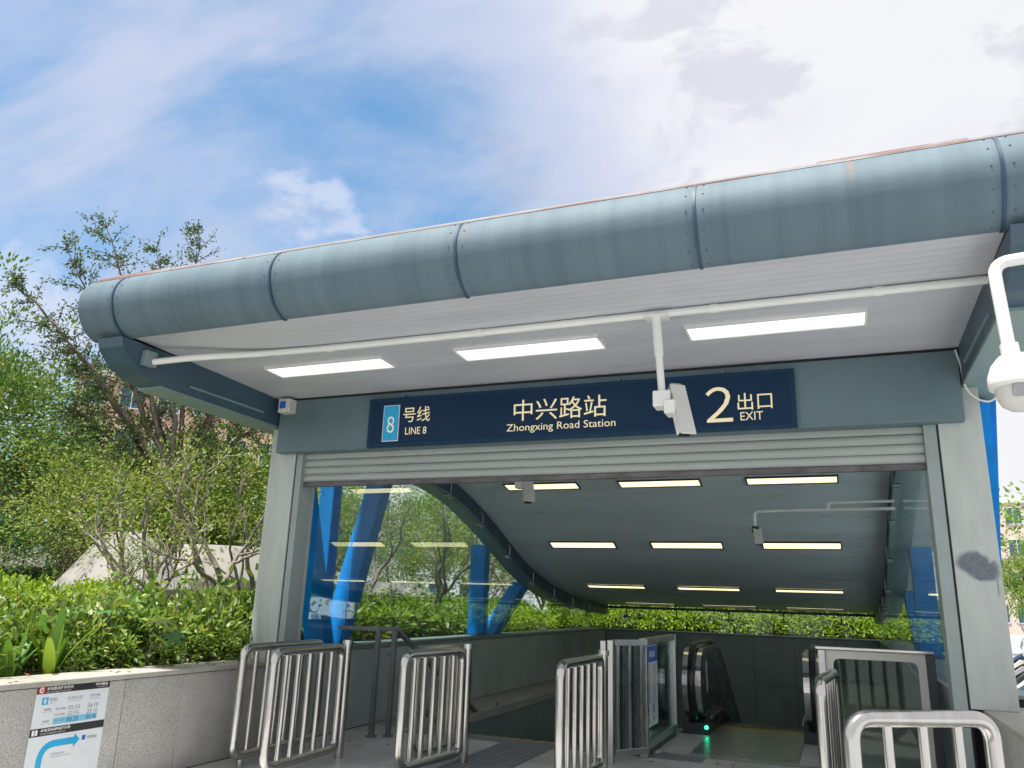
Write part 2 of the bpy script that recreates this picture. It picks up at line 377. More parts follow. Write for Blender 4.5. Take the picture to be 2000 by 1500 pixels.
M['concrete'] = plain('weathered_concrete', (.27, .265, .245), .85, var=.22, scale=1.3, bstr=.15, bscale=20, stretch=(1, 1, .4))
M['concrete2'] = plain('pale_weathered_concrete', (.30, .285, .255), .85, var=.22, scale=1.1)
def stuccoish(name, col): return plain(name, col, .8, var=.08, scale=.3)
M['tan'] = stuccoish('tan_wall', (.52, .36, .28)); M['paleblue'] = stuccoish('pale_wall', (.60, .64, .66)); M['pinkwall'] = stuccoish('pinkish_wall', (.56, .44, .40))
M['pane'] = plain('window_pane', (.05, .10, .15), .12, var=.3, scale=.5)
M['winframe'] = plain('window_frame', (.55, .55, .54), .5)
for k, c in dict(sc_white=(.70, .69, .67), sc_blue=(.05, .09, .17), sc_grey=(.30, .31, .33), sc_red=(.38, .05, .05), sc_black=(.025, .025, .03)).items():
    M[k] = plain('paint_'+k[3:], c, .28, var=.05)
M['seat'] = plain('black_vinyl', (.02, .02, .022), .5); M['tyre'] = plain('tyre', (.02, .02, .02), .8); M['lens'] = plain('lamp_lens', (.55, .57, .58), .12)

# ------------------------------------------------------------------ text
def text_part(name, body, mat, parent, bbox, plane, depth, spread=None, bold=0):
    """bbox = (u0,u1,z0,z1); plane 'y' faces -y at y=depth, plane 'x' faces +x at x=depth"""
    c = bpy.data.curves.new('t', 'FONT'); c.body = body; c.size = 1; c.resolution_u = 3; c.offset = bold
    if spread: c.space_character = spread
    o = bpy.data.objects.new('t', c); COL.objects.link(o)
    dg = bpy.context.evaluated_depsgraph_get(); me = bpy.data.meshes.new_from_object(o.evaluated_get(dg))
    bpy.data.objects.remove(o); bpy.data.curves.remove(c)
    co = np.empty(len(me.vertices)*3, np.float32); me.vertices.foreach_get('co', co); co = co.reshape(-1, 3)
    lo = co.min(0); hi = co.max(0)
    u = bbox[0]+(co[:, 0]-lo[0])/(hi[0]-lo[0]+1e-9)*(bbox[1]-bbox[0]); z = bbox[2]+(co[:, 1]-lo[1])/(hi[1]-lo[1]+1e-9)*(bbox[3]-bbox[2])
    off = off_of(parent)
    W = np.stack([u, np.full_like(u, depth), z], 1) if plane == 'y' else np.stack([np.full_like(u, depth), u, z], 1)
    W = W-np.array(off, np.float32); me.vertices.foreach_set('co', W.astype(np.float32).ravel()); me.update()
    me.name = name; me.materials.clear(); me.materials.append(mat)
    return base_obj(name, me, parent)

# ================================================================== SETTING
WX0, WX1, WY0, WY1 = .38, 6.62, 1.95, 12.9        # the stairwell opening
g = MB()
B = 900
for x0, x1, y0, y1 in ((-B, B, -B, WY0), (-B, WX0-.3, WY0, WY1), (WX1+.3, B, WY0, WY1), (-B, B, WY1, B)):
    g.add([(x0, y0, -.012), (x1, y0, -.012), (x1, y1, -.012), (x0, y1, -.012)], [(0, 1, 2, 3)])
tag(g.build('ground', M['ground']), kind='structure')
# paving slabs in front of and inside the entrance
pav = tag(MB().box(-.0, 7.6, -6.5, 1.94, -.09, -.006).build('pavement', M['grout']), kind='structure')
tw, td = .624, .61
slab = None
random.seed(3)
def place_slab(x, y):
    global slab
    if slab is None:
        slab = MB().box(0, tw-.005, 0, td-.005, 0, .03, .0025).build('paving_slab', M['paving'], pav, local=True); o = slab
    else:
        o = slab.copy(); COL.objects.link(o)
    o.location = (x, y, -.030+random.uniform(-.0012, .0012)); return o
for i in range(10):
    for j in range(-6, 4):
        x = .385+i*tw; y = -.51+j*td
        if i == 3 and j >= -2: continue            # the tactile lane
        place_slab(x, y)
# tactile paving: guiding bars towards the stair, warning dots along its edge
lane_x = .385+3*tw
def tact_tile(dots):
    m = MB().box(0, tw/2-.004, 0, td/2-.004, 0, .03)
    if dots:
        for a in range(5):
            for b in range(5):
                cx, cy = .035+a*.058, .035+b*.058
                m.prism_z(arc((cx, cy), .017, 0, 324, 9), .03, .035)
    else:
        for a in range(4): m.box(.03+a*.072, .065+a*.072, .01, td/2-.014, .03, .035)
    return m
tg = tact_tile(False).build('guiding_tile', M['tactile'], pav, local=True); tdot = tact_tile(True).build('warning_tile', M['tactile'], pav, local=True)
first = {'g': True, 'd': True}
def place_tact(src, key, x, y):
    o = src
    if not first[key]: o = src.copy(); COL.objects.link(o)
    first[key] = False; o.location = (x, y, -.030)
for j in range(-2*2, 6):
    for i in range(2): place_tact(tg, 'g', lane_x+i*tw/2, -.51+j*td/2)
for j in (6, 7):
    for i in range(2): place_tact(tdot, 'd', lane_x+i*tw/2, -.51+j*td/2)
wd = tact_tile(True)
for i in range(-4, 7):
    if i in (0, 1): continue
    o = tdot.copy(); COL.objects.link(o); o.location = (lane_x+i*tw/2, 1.625, -.0262)
# hazard strip of slanted yellow and black blocks on the nosing
hz = tag(bx('nosing_strip', M['yellow'], None, 1.06, 3.54, 1.875, 1.945, -.02, .006), kind='structure')
k = 0; x = 1.10
while x < 3.48:
    MB().prism_z([(x, 1.88), (x+.07, 1.88), (x+.13, 1.94), (x+.06, 1.94)], .0062, .0078).build('hazard_stripe', M['hblack'], hz); x += .155

# garden soil behind the walls
tag(MB().box(-60, -.12, -9, 30, -.5, .70).build('garden_bed', M['soil']), kind='structure')
tag(MB().box(-.5, 7.5, 13.4, 22, -.5, .60).build('rear_bed', M['soil']), kind='structure')

# ---- walls faced with granite
def wall_face(parent, plane, depth, u0, u1, z0, z1, w, mat, thick=.02, name='granite_panel', rows=1, seed=0):
    rnd = random.Random(seed); n = max(1, round((u1-u0)/w)); dw = (u1-u0)/n; dz = (z1-z0)/rows
    for r in range(rows):
        for i in range(n):
            a, b = u0+i*dw+.003, u0+(i+1)*dw-.003; c, d = z0+r*dz+.003, z0+(r+1)*dz-.003; e = rnd.uniform(-.0015, .0015)
            if plane == '+x': bx(name, mat, parent, depth-thick, depth+e, a, b, c, d, .003)
            elif plane == '-x': bx(name, mat, parent, depth+e, depth+thick, a, b, c, d, .003)
            elif plane == '-y': bx(name, mat, parent, a, b, depth+e, depth+thick, c, d, .003)
pl = thing('planter_wall', 'low speckled granite planter wall with worn coping on the left', 'wall', (.15, -3, 0))
bx('wall_core', M['gap'], pl, -.12, .36, -6.4, .42, -.2, .80)
wall_face(pl, '+x', .38, -6.4, 0.0, 0, .795, .65, M['granite'], seed=1)
wall_face(pl, '-y', .0, .01, .375, 0, .795, .4, M['granite'], seed=9)
yy = -6.4; rnd = random.Random(4)
while yy < -.05:
    ln = min(1.30, .40-yy); 
    if yy+ln > -.3: ln = .40-yy
    bx('coping_stone', M['coping'], pl, -.02, .41, yy+.002, yy+ln-.002, .80, .84, .006); yy += ln
pr = thing('planter_wall', 'low granite wall under the column at the right edge', 'wall', (7.1, -2, 0))
bx('wall_core', M['gap'], pr, 6.82, 7.45, -1.6, .42, -.2, .80)
wall_face(pr, '-x', 6.79, -1.6, .0, 0, .795, .8, M['granite'], seed=2)
wall_face(pr, '-y', -1.62, 6.82, 7.45, 0, .795, .63, M['granite'], seed=2)
for a, b in ((-1.63, -.6), (-.6, .40)): bx('coping_stone', M['coping'], pr, 6.77, 7.5, a+.002, b-.002, .80, .84, .006)

# ---- the stairwell
sw = thing('stairwell_wall', 'granite lined left wall of the stairwell under the glass', 'wall', (.2, 6, 0))
bx('wall_core', M['gap'], sw, -.2, .355, .43, 13.2, -4.6, .89)
wall_face(sw, '+x', .38, .45, 12.9, 0.004, .89, .95, M['granite_lit'], seed=3)
bx('wall_cap', M['granite_in'], sw, -.2, .40, .43, 12.9, .895, .926, .006)
bx('ledge', M['granite'], sw, .355, 1.05, 1.955, 12.9, -.12, -.001, .006)
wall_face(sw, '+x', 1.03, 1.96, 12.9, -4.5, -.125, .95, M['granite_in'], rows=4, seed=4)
bx('lower_core', M['gap'], sw, .355, 1.008, 1.96, 12.9, -4.6, -.125)
sr = thing('stairwell_wall', 'granite lined right wall of the stairwell beside the escalator', 'wall', (6.8, 6, 0))
bx('wall_core', M['gap'], sr, 6.645, 7.2, .43, 13.2, -4.6, .89)
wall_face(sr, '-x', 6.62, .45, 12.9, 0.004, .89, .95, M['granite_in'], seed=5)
bx('wall_cap', M['granite_in'], sr, 6.60, 7.2, .43, 12.9, .895, .926, .006)
bx('ledge', M['granite'], sr, 5.72, 6.645, 1.955, 12.9, -.12, -.001, .006)
bx('lower_core', M['gap'], sr, 5.74, 6.645, 1.96, 12.9, -4.6, -.125)
sb = thing('stairwell_wall', 'dark granite end wall of the stairwell under the glass strip', 'wall', (3.5, 13, 0))
bx('wall_core', M['gap'], sb, -.1, 7.1, 12.93, 13.3, -4.6, .89)
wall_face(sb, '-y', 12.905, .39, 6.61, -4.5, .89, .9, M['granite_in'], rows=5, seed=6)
bx('wall_cap', M['granite_in'], sb, .38, 6.62, 12.88, 13.3, .895, .926, .006)
dv = thing('stair_divider', 'granite divider between the stair and the escalator', 'wall', (3.7, 6, 0))
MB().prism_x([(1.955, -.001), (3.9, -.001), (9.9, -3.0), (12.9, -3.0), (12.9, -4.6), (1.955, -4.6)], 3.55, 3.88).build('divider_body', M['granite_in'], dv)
tag(bx('well_floor', M['paving'], None, .3, 6.7, 1.96, 13, -4.75, -4.6), kind='structure')
stf = tag(bx('stair', M['grout'], None, 1.05, 3.55, 1.96, 2.0, -.4, -.16), kind='structure')
for i in range(28): bx('step', M['paving'], stf, 1.052, 3.548, 1.955+i*.30, 2.27+i*.30, -.162*(i+1)-.16, -.162*(i+1), .006)

# ================================================================== CANOPY
cp = thing('station_canopy', 'metro entrance canopy with rounded blue grey nose and curved roof', 'canopy', (3.5, 0, 0))
bx('column', M['column'], cp, 0, .34, 0, .42, .84, 3.60, .006)
bx('column', M['column_blot'], cp, 6.685, 7.0, 0, .42, .84, 3.60, .006)
for x0, x1 in ((.34, .356), (6.67, 6.685)): bx('joint_gap', M['gap'], cp, x0, x1, .02, .3, 0.0, 3.02)
bx('shutter_guide', M['guide'], cp, .356, .43, .012, .24, 0, 3.012, .004); bx('shutter_guide', M['guide'], cp, 6.575, 6.67, .012, .24, 0, 3.012, .004)
bx('header_beam', M['header'], cp, .147, 6.872, -.105, .55, 3.012, 3.60, .008)
bx('header_gap', M['gap'], cp, .147, 6.872, -.085, .55, 3.60, 3.64)
# soffit boards running along the front, rising a little outwards
def soffit_z(y): return 3.625+(-.1-y)*.030
nb = 24; ya, yb = -2.185, -.09
for i in range(nb):
    y0 = ya+(yb-ya)*i/nb; y1 = ya+(yb-ya)*(i+1)/nb-.0035
    MB().prism_x([(y0, soffit_z(y0)), (y1, soffit_z(y1)), (y1, soffit_z(y1)+.02), (y0, soffit_z(y0)+.02)], .115, 6.885).build('soffit_board', M['soffit'], cp)
# inner curved ceiling, board by board
prof = [(.2, 3.43), (1.2, 3.425), (2.3, 3.40), (3.67, 3.30), (5.02, 2.95), (6.16, 2.54), (7.18, 2.18), (8.58, 1.86), (10.28, 1.65), (12.33, 1.52), (13.0, 1.50)]
pc = catmull([(a, b, 0) for a, b in prof], 14)
cy = np.array([q[0] for q in pc]); cz = np.array([q[1] for q in pc])
def ceil_z(y): return float(np.interp(y, cy, cz))
arcl = np.concatenate([[0], np.cumsum(np.hypot(np.diff(cy), np.diff(cz)))])
nbd = 62
for i in range(nbd):
    s0 = arcl[-1]*i/nbd; s1 = arcl[-1]*(i+1)/nbd-.004
    a = [(float(np.interp(s, arcl, cy)), float(np.interp(s, arcl, cz))) for s in (s0, (s0+s1)/2, s1)]
    MB().prism_x(a+[(q[0], q[1]+.02) for q in reversed(a)], .43, 6.57).build('ceiling_board', M['ceiling'], cp)
bx('ceiling_return', M['ceiling'], cp, .43, 6.57, .26, .55, 3.44, 3.52)
# roof sheet above, closing the body
rp = [(-2.26, 4.27), (-1.6, 4.40), (0, 4.40), (2.4, 4.25)]+[(y, ceil_z(y)+.75-.035*y) for y in (4, 5, 6, 7, 8, 9, 10, 11, 12, 13.05)]
rl = rp+[(q[0], q[1]-.05) for q in reversed(rp)]
MB().prism_x(rl, -.33, 7.33).build('roof_sheet', M['roof'], cp)
# edge girders: straight cantilever in front, curved behind
ys = [0.0, .6, 1.2, 1.8, 2.4, 3.0, 3.67, 4.3, 5.0, 5.6, 6.2, 6.8, 7.4, 8.0, 8.7, 9.5, 10.4, 11.4, 12.4, 13.0]
for x0, x1, gx0, gx1 in ((.12, .425, -.18, .118), (6.575, 6.88, 6.882, 7.18)):
    up = [(y, ceil_z(y)+.45) for y in ys]; lo = [(y, ceil_z(y)-.21) for y in ys]
    gm = MB().prism_x([(y, ceil_z(y)-.205) for y in ys if y > .5]+[(y, ceil_z(y)+.45) for y in reversed(ys) if y > .5], x0, x1)
    gd = gm.build('edge_girder', M['girder'], cp)
    MB().prism_x([(y, ceil_z(y)-.235) for y in ys if y > .5]+[(y, ceil_z(y)-.207) for y in reversed(ys) if y > .5], x0+.0, x1-.012).build('flange', M['flange'], gd)
    fr = [(-2.30, 3.66), (-2.27, 3.58), (-2.15, 3.45), (-1.98, 3.375), (-1.78, 3.345), (0.45, 3.325), (.45, 3.66)]
    fb = MB().prism_x(fr, gx0, gx1).build('cantilever_beam', M['girder'], cp)
    MB().prism_x([(-1.78, 3.317), (.45, 3.297), (.45, 3.322), (-1.78, 3.342)], gx0-.0, gx1-.01).build('flange', M['flange'], fb)
    bx('fixing_plate', M['flange'], fb, (gx1 if gx0 < 1 else gx0-.014), (gx1+.014 if gx0 < 1 else gx0), -1.45, -.35, 3.41, 3.43)
    bx('side_fascia', M['girder'], cp, min(gx0, gx1)-.12, max(gx0, gx1)+.0, -2.1, .45, 3.70, 4.30)
# rounded nose: one clad panel per bay with dark standing joints
npf = catmull([(-2.19, 3.672, 0), (-2.245, 3.69, 0), (-2.34, 3.755, 0), (-2.41, 3.87, 0), (-2.435, 4.0, 0), (-2.40, 4.12, 0), (-2.33, 4.205, 0), (-2.25, 4.24, 0)], 5)
npf = [(q[0], q[1]) for q in npf]
seams = [-.34, .08, 1.78, 3.43, 5.14, 6.86, 7.34]
for i, (a, b) in enumerate(zip(seams, seams[1:])):
    inner = [(q[0]+.05, q[1]+(.012 if k < 8 else -.02)) for k, q in enumerate(npf)]
    m = MB(); n = len(npf); x0, x1 = a+.006, b-.006
    V = []
    for xx in (x0, x1): V += [(xx, y, z) for y, z in npf]
    m.add(V, [(k, k+1, n+k+1, n+k) for k in range(n-1)], True)
    ring = npf+[(-2.1, 4.22), (-2.1, 3.70)]
    m.add([(x0, y, z) for y, z in ring], [tuple(range(len(ring)))]); m.add([(x1, y, z) for y, z in ring], [tuple(reversed(range(len(ring))))])
    m.build('nose_panel', M['nose'], cp)
for s in seams[1:-1]:
    V = []; n = len(npf)
    for xx in (s-.009, s+.009): V += [(xx, y-.010 if z > 3.75 else y-.004, z-(.010 if z < 3.9 else 0)) for y, z in npf]
    jm = MB(); jm.add(V, [(k, k+1, n+k+1, n+k) for k in range(n-1)], True)
    for kk, xx in ((0, s-.009), (n, s+.009)):
        jm.add([V[kk+i] for i in range(n)]+[(xx, y+.03, z) for y, z in reversed(npf)], [(i, i+1, 2*n-2-i, 2*n-1-i) for i in range(n-1)])
    jm.build('nose_joint', M['joint'], cp)
    rv = MB()
    for sd in (-.055, .055):
        for k in range(4, len(npf)-4, 5):
            a_, b_ = npf[k-1], npf[k+1]; tn = Vector((0, b_[0]-a_[0], b_[1]-a_[1])).normalized(); nn = Vector((0, -tn.z, tn.y))
            if nn.y > 0: nn = -nn
            c_ = Vector((s+sd, npf[k][0], npf[k][1])); rv.tube([c_-nn*.004, c_+nn*.004, c_+nn*.006], [.0055, .0055, .003], 6)
    rv.build('rivet_row', M['girder'], cp)
# patchy flashing along the top edge, in uneven lengths
rnd = random.Random(8); x = -.33
while x < 7.33:
    w = min(rnd.uniform(.7, 1.5), 7.33-x); e = rnd.uniform(-.012, .014)
    MB().prism_x([(-2.31, 4.222), (-2.23, 4.285+e), (-2.21, 4.28+e), (-2.27, 4.215)], x, x+w-.004).build('flashing', M['flash'], cp); x += w
bx('nose_backing', M['gap'], cp, -.31, 7.31, -2.19, -2.12, 3.70, 4.25)
# blue struts outside the glass
def strut(x, p0, p1, sx=.28, sy=.25):
    d = Vector((0, p1[0]-p0[0], p1[1]-p0[1])); n = sy/2/(d.z/d.length)
    prof = [(p0[0]-n, p0[1]), (p0[0]+n, p0[1]), (p1[0]+n, p1[1]), (p1[0]-n, p1[1])]
    return MB().prism_x(prof, x-sx/2, x+sx/2).build('strut', M['strut'], cp)
for x in (.01, 6.99):
    strut(x, (1.265, .927), (.42, 3.25), sy=.19); strut(x, (1.56, .927), (2.40, 3.17), sy=.195); strut(x, (5.88, .927), (5.88, 2.45), sy=.22); strut(x, (6.41, .927), (7.95, 1.88), sy=.19)
    bx('strut_foot', M['girder'], cp, x-.17, x+.17, 1.02, 1.80, .926, .945); bx('strut_foot', M['girder'], cp, x-.17, x+.17, 5.72, 6.7, .926, .945)
strut(-.50, (1.94, .70), (1.94, 3.60), .22, .20)
o = MB().add([(6.88, .46, .93), (6.995, .46, .93), (7.215, .46, 3.45), (6.98, .46, 3.45), (6.88, .66, .93), (6.995, .66, .93), (7.215, .66, 3.45), (6.98, .66, 3.45)],
             [(0, 1, 2, 3), (7, 6, 5, 4), (1, 5, 6, 2), (4, 0, 3, 7), (3, 2, 6, 7), (0, 4, 5, 1)]).build('strut', M['strut'], cp)
# glazing: frameless panes hung on brackets from the girders
jy = [.46, 1.19, 2.47, 3.72, 4.96, 6.2, 7.45, 8.72, 10.0, 11.3, 12.86]
def pane(x0, x1, ya, yb):
    tops = [ya+(yb-ya)*i/6 for i in range(7)]
    MB().prism_x([(ya+.005, .93), (yb-.005, .93)]+[(min(max(y, ya+.005), yb-.005), ceil_z(y)-.225) for y in reversed(tops)], x0, x1).build('glass_pane', M['glass'], cp)
for xg, sgn in ((.385, 1), (6.605, -1)):
    for a, b in zip(jy, jy[1:]): pane(xg, xg+.012, a, b)
    for y in jy[1:-1]:
        z = ceil_z(y)-.20; xa = xg+.006; w = .10
        br = MB()
        for (dy0, dz0, dy1, dz1) in ((0, .14, .0, -.02), (-w, .14, 0, .14), (0, -.02, -w*.5, -.05)):
            br.tube([(xa+sgn*.045, y+dy0, z+dz0), (xa+sgn*.045, y+dy1, z+dz1)], .008, 6)
        br.tube([(xa-sgn*.02, y-.05, z-.05), (xa+sgn*.05, y-.05, z-.05)], .02, 8); br.tube([(xa-sgn*.02, y+.05, z-.07), (xa+sgn*.05, y+.05, z-.07)], .02, 8)
        br.tube([(xa+sgn*.04, y-.06, z-.05), (xa+sgn*.04, y+.06, z-.07)], .012, 6)
        br.build('glass_bracket', M['steel_b'] if y > 1.2 else M['dark'], cp)
    bx('glazing_channel', M['steel_b'], cp, xg-.014, xg+.026, .46, 12.86, .926, .95)
for i in range(5):
    a = .40+i*1.24; bx('glass_pane', M['glass'], cp, a+.004, a+1.236, 12.95, 12.962, .93, 1.47)
    for q in (.42, .82):
        b2 = MB().box(a+1.24*q-.012, a+1.24*q+.012, 12.90, 12.93, 1.24, 1.44); b2.box(a+1.24*q-.085, a+1.24*q+.085, 12.89, 12.935, 1.215, 1.245)
        if q == .42: b2.build('pane_clamp', M['dark'], cp)
bx('rear_beam', M['girder'], cp, .40, 6.60, 12.80, 12.94, 1.42, 1.48)

# ================================================================== FITTINGS
# rolling shutter, nearly all rolled up
sh = thing('rolling_shutter', 'grey roller shutter rolled up to its last slats', 'shutter', (3.5, .1, 2.7))
zz_ = 3.035
for i in range(4):
    h = .082
    MB().prism_x([(.085, zz_), (.072, zz_-.012), (.066, zz_-.03), (.066, zz_-h+.022), (.085, zz_-h+.004), (.105, zz_-h+.004), (.105, zz_)], .432, 6.573).build('slat', M['shutter'], sh); zz_ -= h+.001
bx('bottom_bar', M['shutterbar'], sh, .432, 6.573, .07, .12, zz_-.05, zz_, .004)

# the station sign
sg = thing('station_sign', 'long navy blue station sign with cream lettering on the header', 'sign', (3.48, -.16, 3.0))
bx('sign_box', M['navyframe'], sg, 1.352, 5.61, -.165, -.107, 3.008, 3.532, .006)
bx('sign_face', M['navy'], sg, 1.395, 5.567, -.168, -.160, 3.045, 3.495, .002)
bx('line_badge_border', M['skinwhite'], sg, 1.538, 1.73, -.1705, -.167, 3.063, 3.447); 
bx('line_badge', M['cyan'], sg, 1.545, 1.723, -.173, -.169, 3.070, 3.440)
yt = -.1745
text_part('lettering', '８', M['letter'], sg, (1.592, 1.675, 3.155, 3.325), 'y', yt)
text_part('lettering', '号线', M['letter'], sg, (1.775, 2.087, 3.255, 3.415), 'y', -.17, bold=0)
text_part('lettering', 'LINE 8', M['letter'], sg, (1.81, 2.055, 3.125, 3.20), 'y', -.17, bold=0)
text_part('lettering', '中兴路站', M['letter'], sg, (3.01, 3.945, 3.20, 3.41), 'y', -.17, bold=0)
text_part('lettering', 'Zhongxing Road Station', M['letter'], sg, (2.94, 4.03, 3.078, 3.172), 'y', -.17, bold=0)
text_part('lettering', '２', M['letter'], sg, (4.855, 5.085, 3.085, 3.405), 'y', -.17, bold=0)
text_part('lettering', '出口', M['letter'], sg, (5.128, 5.42, 3.18, 3.335), 'y', -.17, bold=0)
text_part('lettering', 'EXIT', M['letter'], sg, (5.148, 5.337, 3.09, 3.163), 'y', -.17, bold=0)
for xk in (1.75, 4.05, 5.0): bx('fixing_clip', M['header'], sg, xk, xk+.02, -.17, -.106, 3.533, 3.56)

# lamps
def lamp(name, label, group, c, w, d, slope, frame, diff):
    o = thing(name, label, 'light', c, 0, group); ax = (Vector((1, 0, 0)), Vector((0, math.cos(slope), math.sin(slope))), Vector((0, -math.sin(slope), math.cos(slope))))
    m = MB(); t_ = .018
    for sx, sy, hx, hy in ((0, d/2, w/2+t_, t_/2), (0, -d/2, w/2+t_, t_/2), (w/2+t_/2, 0, t_/2, d/2), (-w/2-t_/2, 0, t_/2, d/2)):
        m.obox(Vector(c)+ax[0]*sx+ax[1]*sy-ax[2]*.004, ax, (hx, hy, .012))
    m.build('frame', frame, o)
    MB().obox(Vector(c)+ax[2]*.002, ax, (w/2, d/2-t_/2, .006)).build('diffuser', diff, o)
    return o
for xc, lab in ((1.40, 'white strip light in the outer soffit, leftmost of three'), (3.47, 'white strip light in the outer soffit, middle of three'), (5.51, 'white strip light in the outer soffit, rightmost of three')):
    yc = -1.0; lamp('soffit_light', lab, 'strip lights in the outer soffit', (xc, yc, soffit_z(yc)-.008), 1.30, .28, math.atan(-.03), M['white'], M['lamp'])
for y, rn in ((4.08, 'row nearest the shutter'), (6.25, 'second row from the shutter'), (8.55, 'third row from the shutter'), (11.7, 'lowest row by the end wall')):
    for xc, cn in ((1.78, 'left'), (3.57, 'middle'), (5.36, 'right')):
        sl_ = math.atan2(ceil_z(y+.15)-ceil_z(y-.15), .3)
        lamp('ceiling_light', f'warm {cn} strip light on the curved ceiling, {rn}', 'strip lights on the curved ceiling', (xc, y, ceil_z(y)-.012/math.cos(sl_)), 1.14, .24, sl_, M['dark'], M['lamp_in'])

# conduit along the soffit
cd = thing('conduit', 'white conduit pipe running across the outer soffit', 'pipe', (3.5, -1.53, 3.64))
zc = soffit_z(-1.53)-.033
MB().tube(catmull([(.13, -2.0, 3.50), (.55, -1.80, 3.575), (1.2, -1.58, zc-.006), (2.4, -1.53, zc), (4.6, -1.53, zc), (7.2, -1.53, zc)], 6), .030, 12).build('pipe', M['white'], cd)
for x in (1.75, 3.2, 5.1, 6.2): MB().tube([(x, -1.53, zc), (x+.06, -1.53, zc)], .035, 12).build('pipe_collar', M['white'], cd)
bx('end_box', M['flange'], cd, .122, .19, -2.07, -1.94, 3.46, 3.60, .006)
# surveillance cameras
def bullet(o, top, d, ln=.36, w=.055, h=.05):
    d = Vector(d).normalized(); s = d.cross(Vector((0, 0, 1))).normalized(); n = s.cross(d); c = Vector(top)+d*ln/2
    h_ = MB().obox(c, (d, s, n), (ln/2, w, h), .018).build('housing', M['white'], o)
    MB().obox(c+n*(h+.006)+d*.02, (d, s, n), (ln/2+.02, w+.008, .008), .004).build('sunshield', M['offwhite'], o)
    MB().obox(c-d*(ln/2+.012), (d, s, n), (.02, w*.9, h*.9), .01).build('end_cap', M['sc_grey'], o)
    MB().obox(c+d*(ln/2+.002), (d, s, n), (.004, w*.8, h*.75), .002).build('lens', M['black'], h_)
c1 = thing('security_camera', 'white box camera on a drop pole in front of the sign', 'camera', (4.72, -1.5, 3.64))
MB().tube([(4.70, -1.53, zc-.02), (4.715, -1.53, 3.30)], .034, 14).tube([(4.715, -1.53, 3.30), (4.735, -1.53, 2.96)], .027, 14).build('drop_pole', M['white'], c1)
bx('pole_base', M['white'], c1, 4.62, 4.79, -1.60, -1.46, zc-.035, zc-.02)
MB().box(4.675, 4.80, -1.60, -1.46, 2.90, 3.02, .008).box(4.76, 4.84, -1.63, -1.47, 2.84, 2.94, .008).build('bracket', M['white'], c1)
bullet(c1, (4.81, -1.44, 3.06), (.19, -.30, -.78), .40, .050, .046)
c2 = thing('security_camera', 'white box camera hanging behind the shutter bar', 'camera', (2.2, 2.2, 3.2))
MB().tube([(2.17, 2.25, 3.39), (2.17, 2.25, 2.98)], .03, 10).build('drop_pole', M['white'], c2)
bx('bracket', M['white'], c2, 2.10, 2.22, 2.18, 2.30, 2.90, 3.0, .008)
bullet(c2, (2.22, 2.28, 3.05), (.20, -.30, -.78), .36, .062, .058)
c3 = thing('security_camera', 'small camera on a bent pipe under the curved ceiling', 'camera', (4.9, 3.6, 3.0))
MB().tube(fillet([(6.56, 3.6, 2.75), (4.90, 3.6, 2.73), (4.90, 3.6, 2.52)], .07), .020, 10).build('bent_pipe', M['white'], c3)
MB().tube(fillet([(6.56, 3.6, 2.84), (5.80, 3.6, 2.83), (5.80, 3.6, 2.75)], .06), .018, 10).build('side_pipe', M['white'], c3)
bx('bracket', M['dark'], c3, 4.86, 4.95, 3.56, 3.64, 2.46, 2.54, .008)
bullet(c3, (4.92, 3.62, 2.50), (.08, -.40, -.60), .22, .045, .035)
dm = thing('dome_camera', 'white dome camera on a swan neck pipe at the right edge', 'camera', (6.8, -2.33, 2.7))
def lathe(rz, c, seg=28):
    V = []; F = []
    for r_i, z in rz:
        for k in range(seg): V.append((c[0]+r_i*math.cos(2*math.pi*k/seg), c[1]+r_i*math.sin(2*math.pi*k/seg), z))
    for i in range(len(rz)-1):
        for k in range(seg): F.append((i*seg+k, i*seg+(k+1) % seg, (i+1)*seg+(k+1) % seg, (i+1)*seg+k))
    m_ = MB().add(V, F, True); m_.add(V[:seg], [tuple(range(seg))]); m_.add(V[-seg:], [tuple(range(seg))]); return m_
dy_ = -2.33; zo = lambda z: 1.5076+(z-1.5076)*.868
MB().tube(fillet([(7.10, dy_, 3.70), (7.10, dy_, zo(3.74)), (6.765, dy_, zo(3.715)), (6.785, dy_, zo(3.10))], .085, 7), .034, 14).build('swan_neck', M['white'], dm)
MB().tube([(6.785, dy_, zo(3.16)), (6.79, dy_, zo(3.06))], .046, 16).build('neck_collar', M['white'], dm)
dc = (6.81, dy_)
lathe([(r_i*.87, zo(z)) for r_i, z in [(.05, 3.09), (.10, 3.075), (.145, 3.02), (.17, 2.95), (.172, 2.90), (.168, 2.875), (.15, 2.872)]], dc).build('dome_cover', M['skinwhite'], dm)
lathe([(r_i*.87, zo(z)) for r_i, z in [(.135, 2.90), (.138, 2.86), (.132, 2.81), (.11, 2.765), (.07, 2.735), (.02, 2.725)]], dc).build('camera_ball', M['offwhite'], dm)
MB().obox((6.80, dy_-.112, zo(2.835)), (Vector((1, 0, 0)), Vector((0, .97, .24)), Vector((0, -.24, .97))), (.05, .012, .036), .01).build('lens_window', M['sc_grey'], dm)
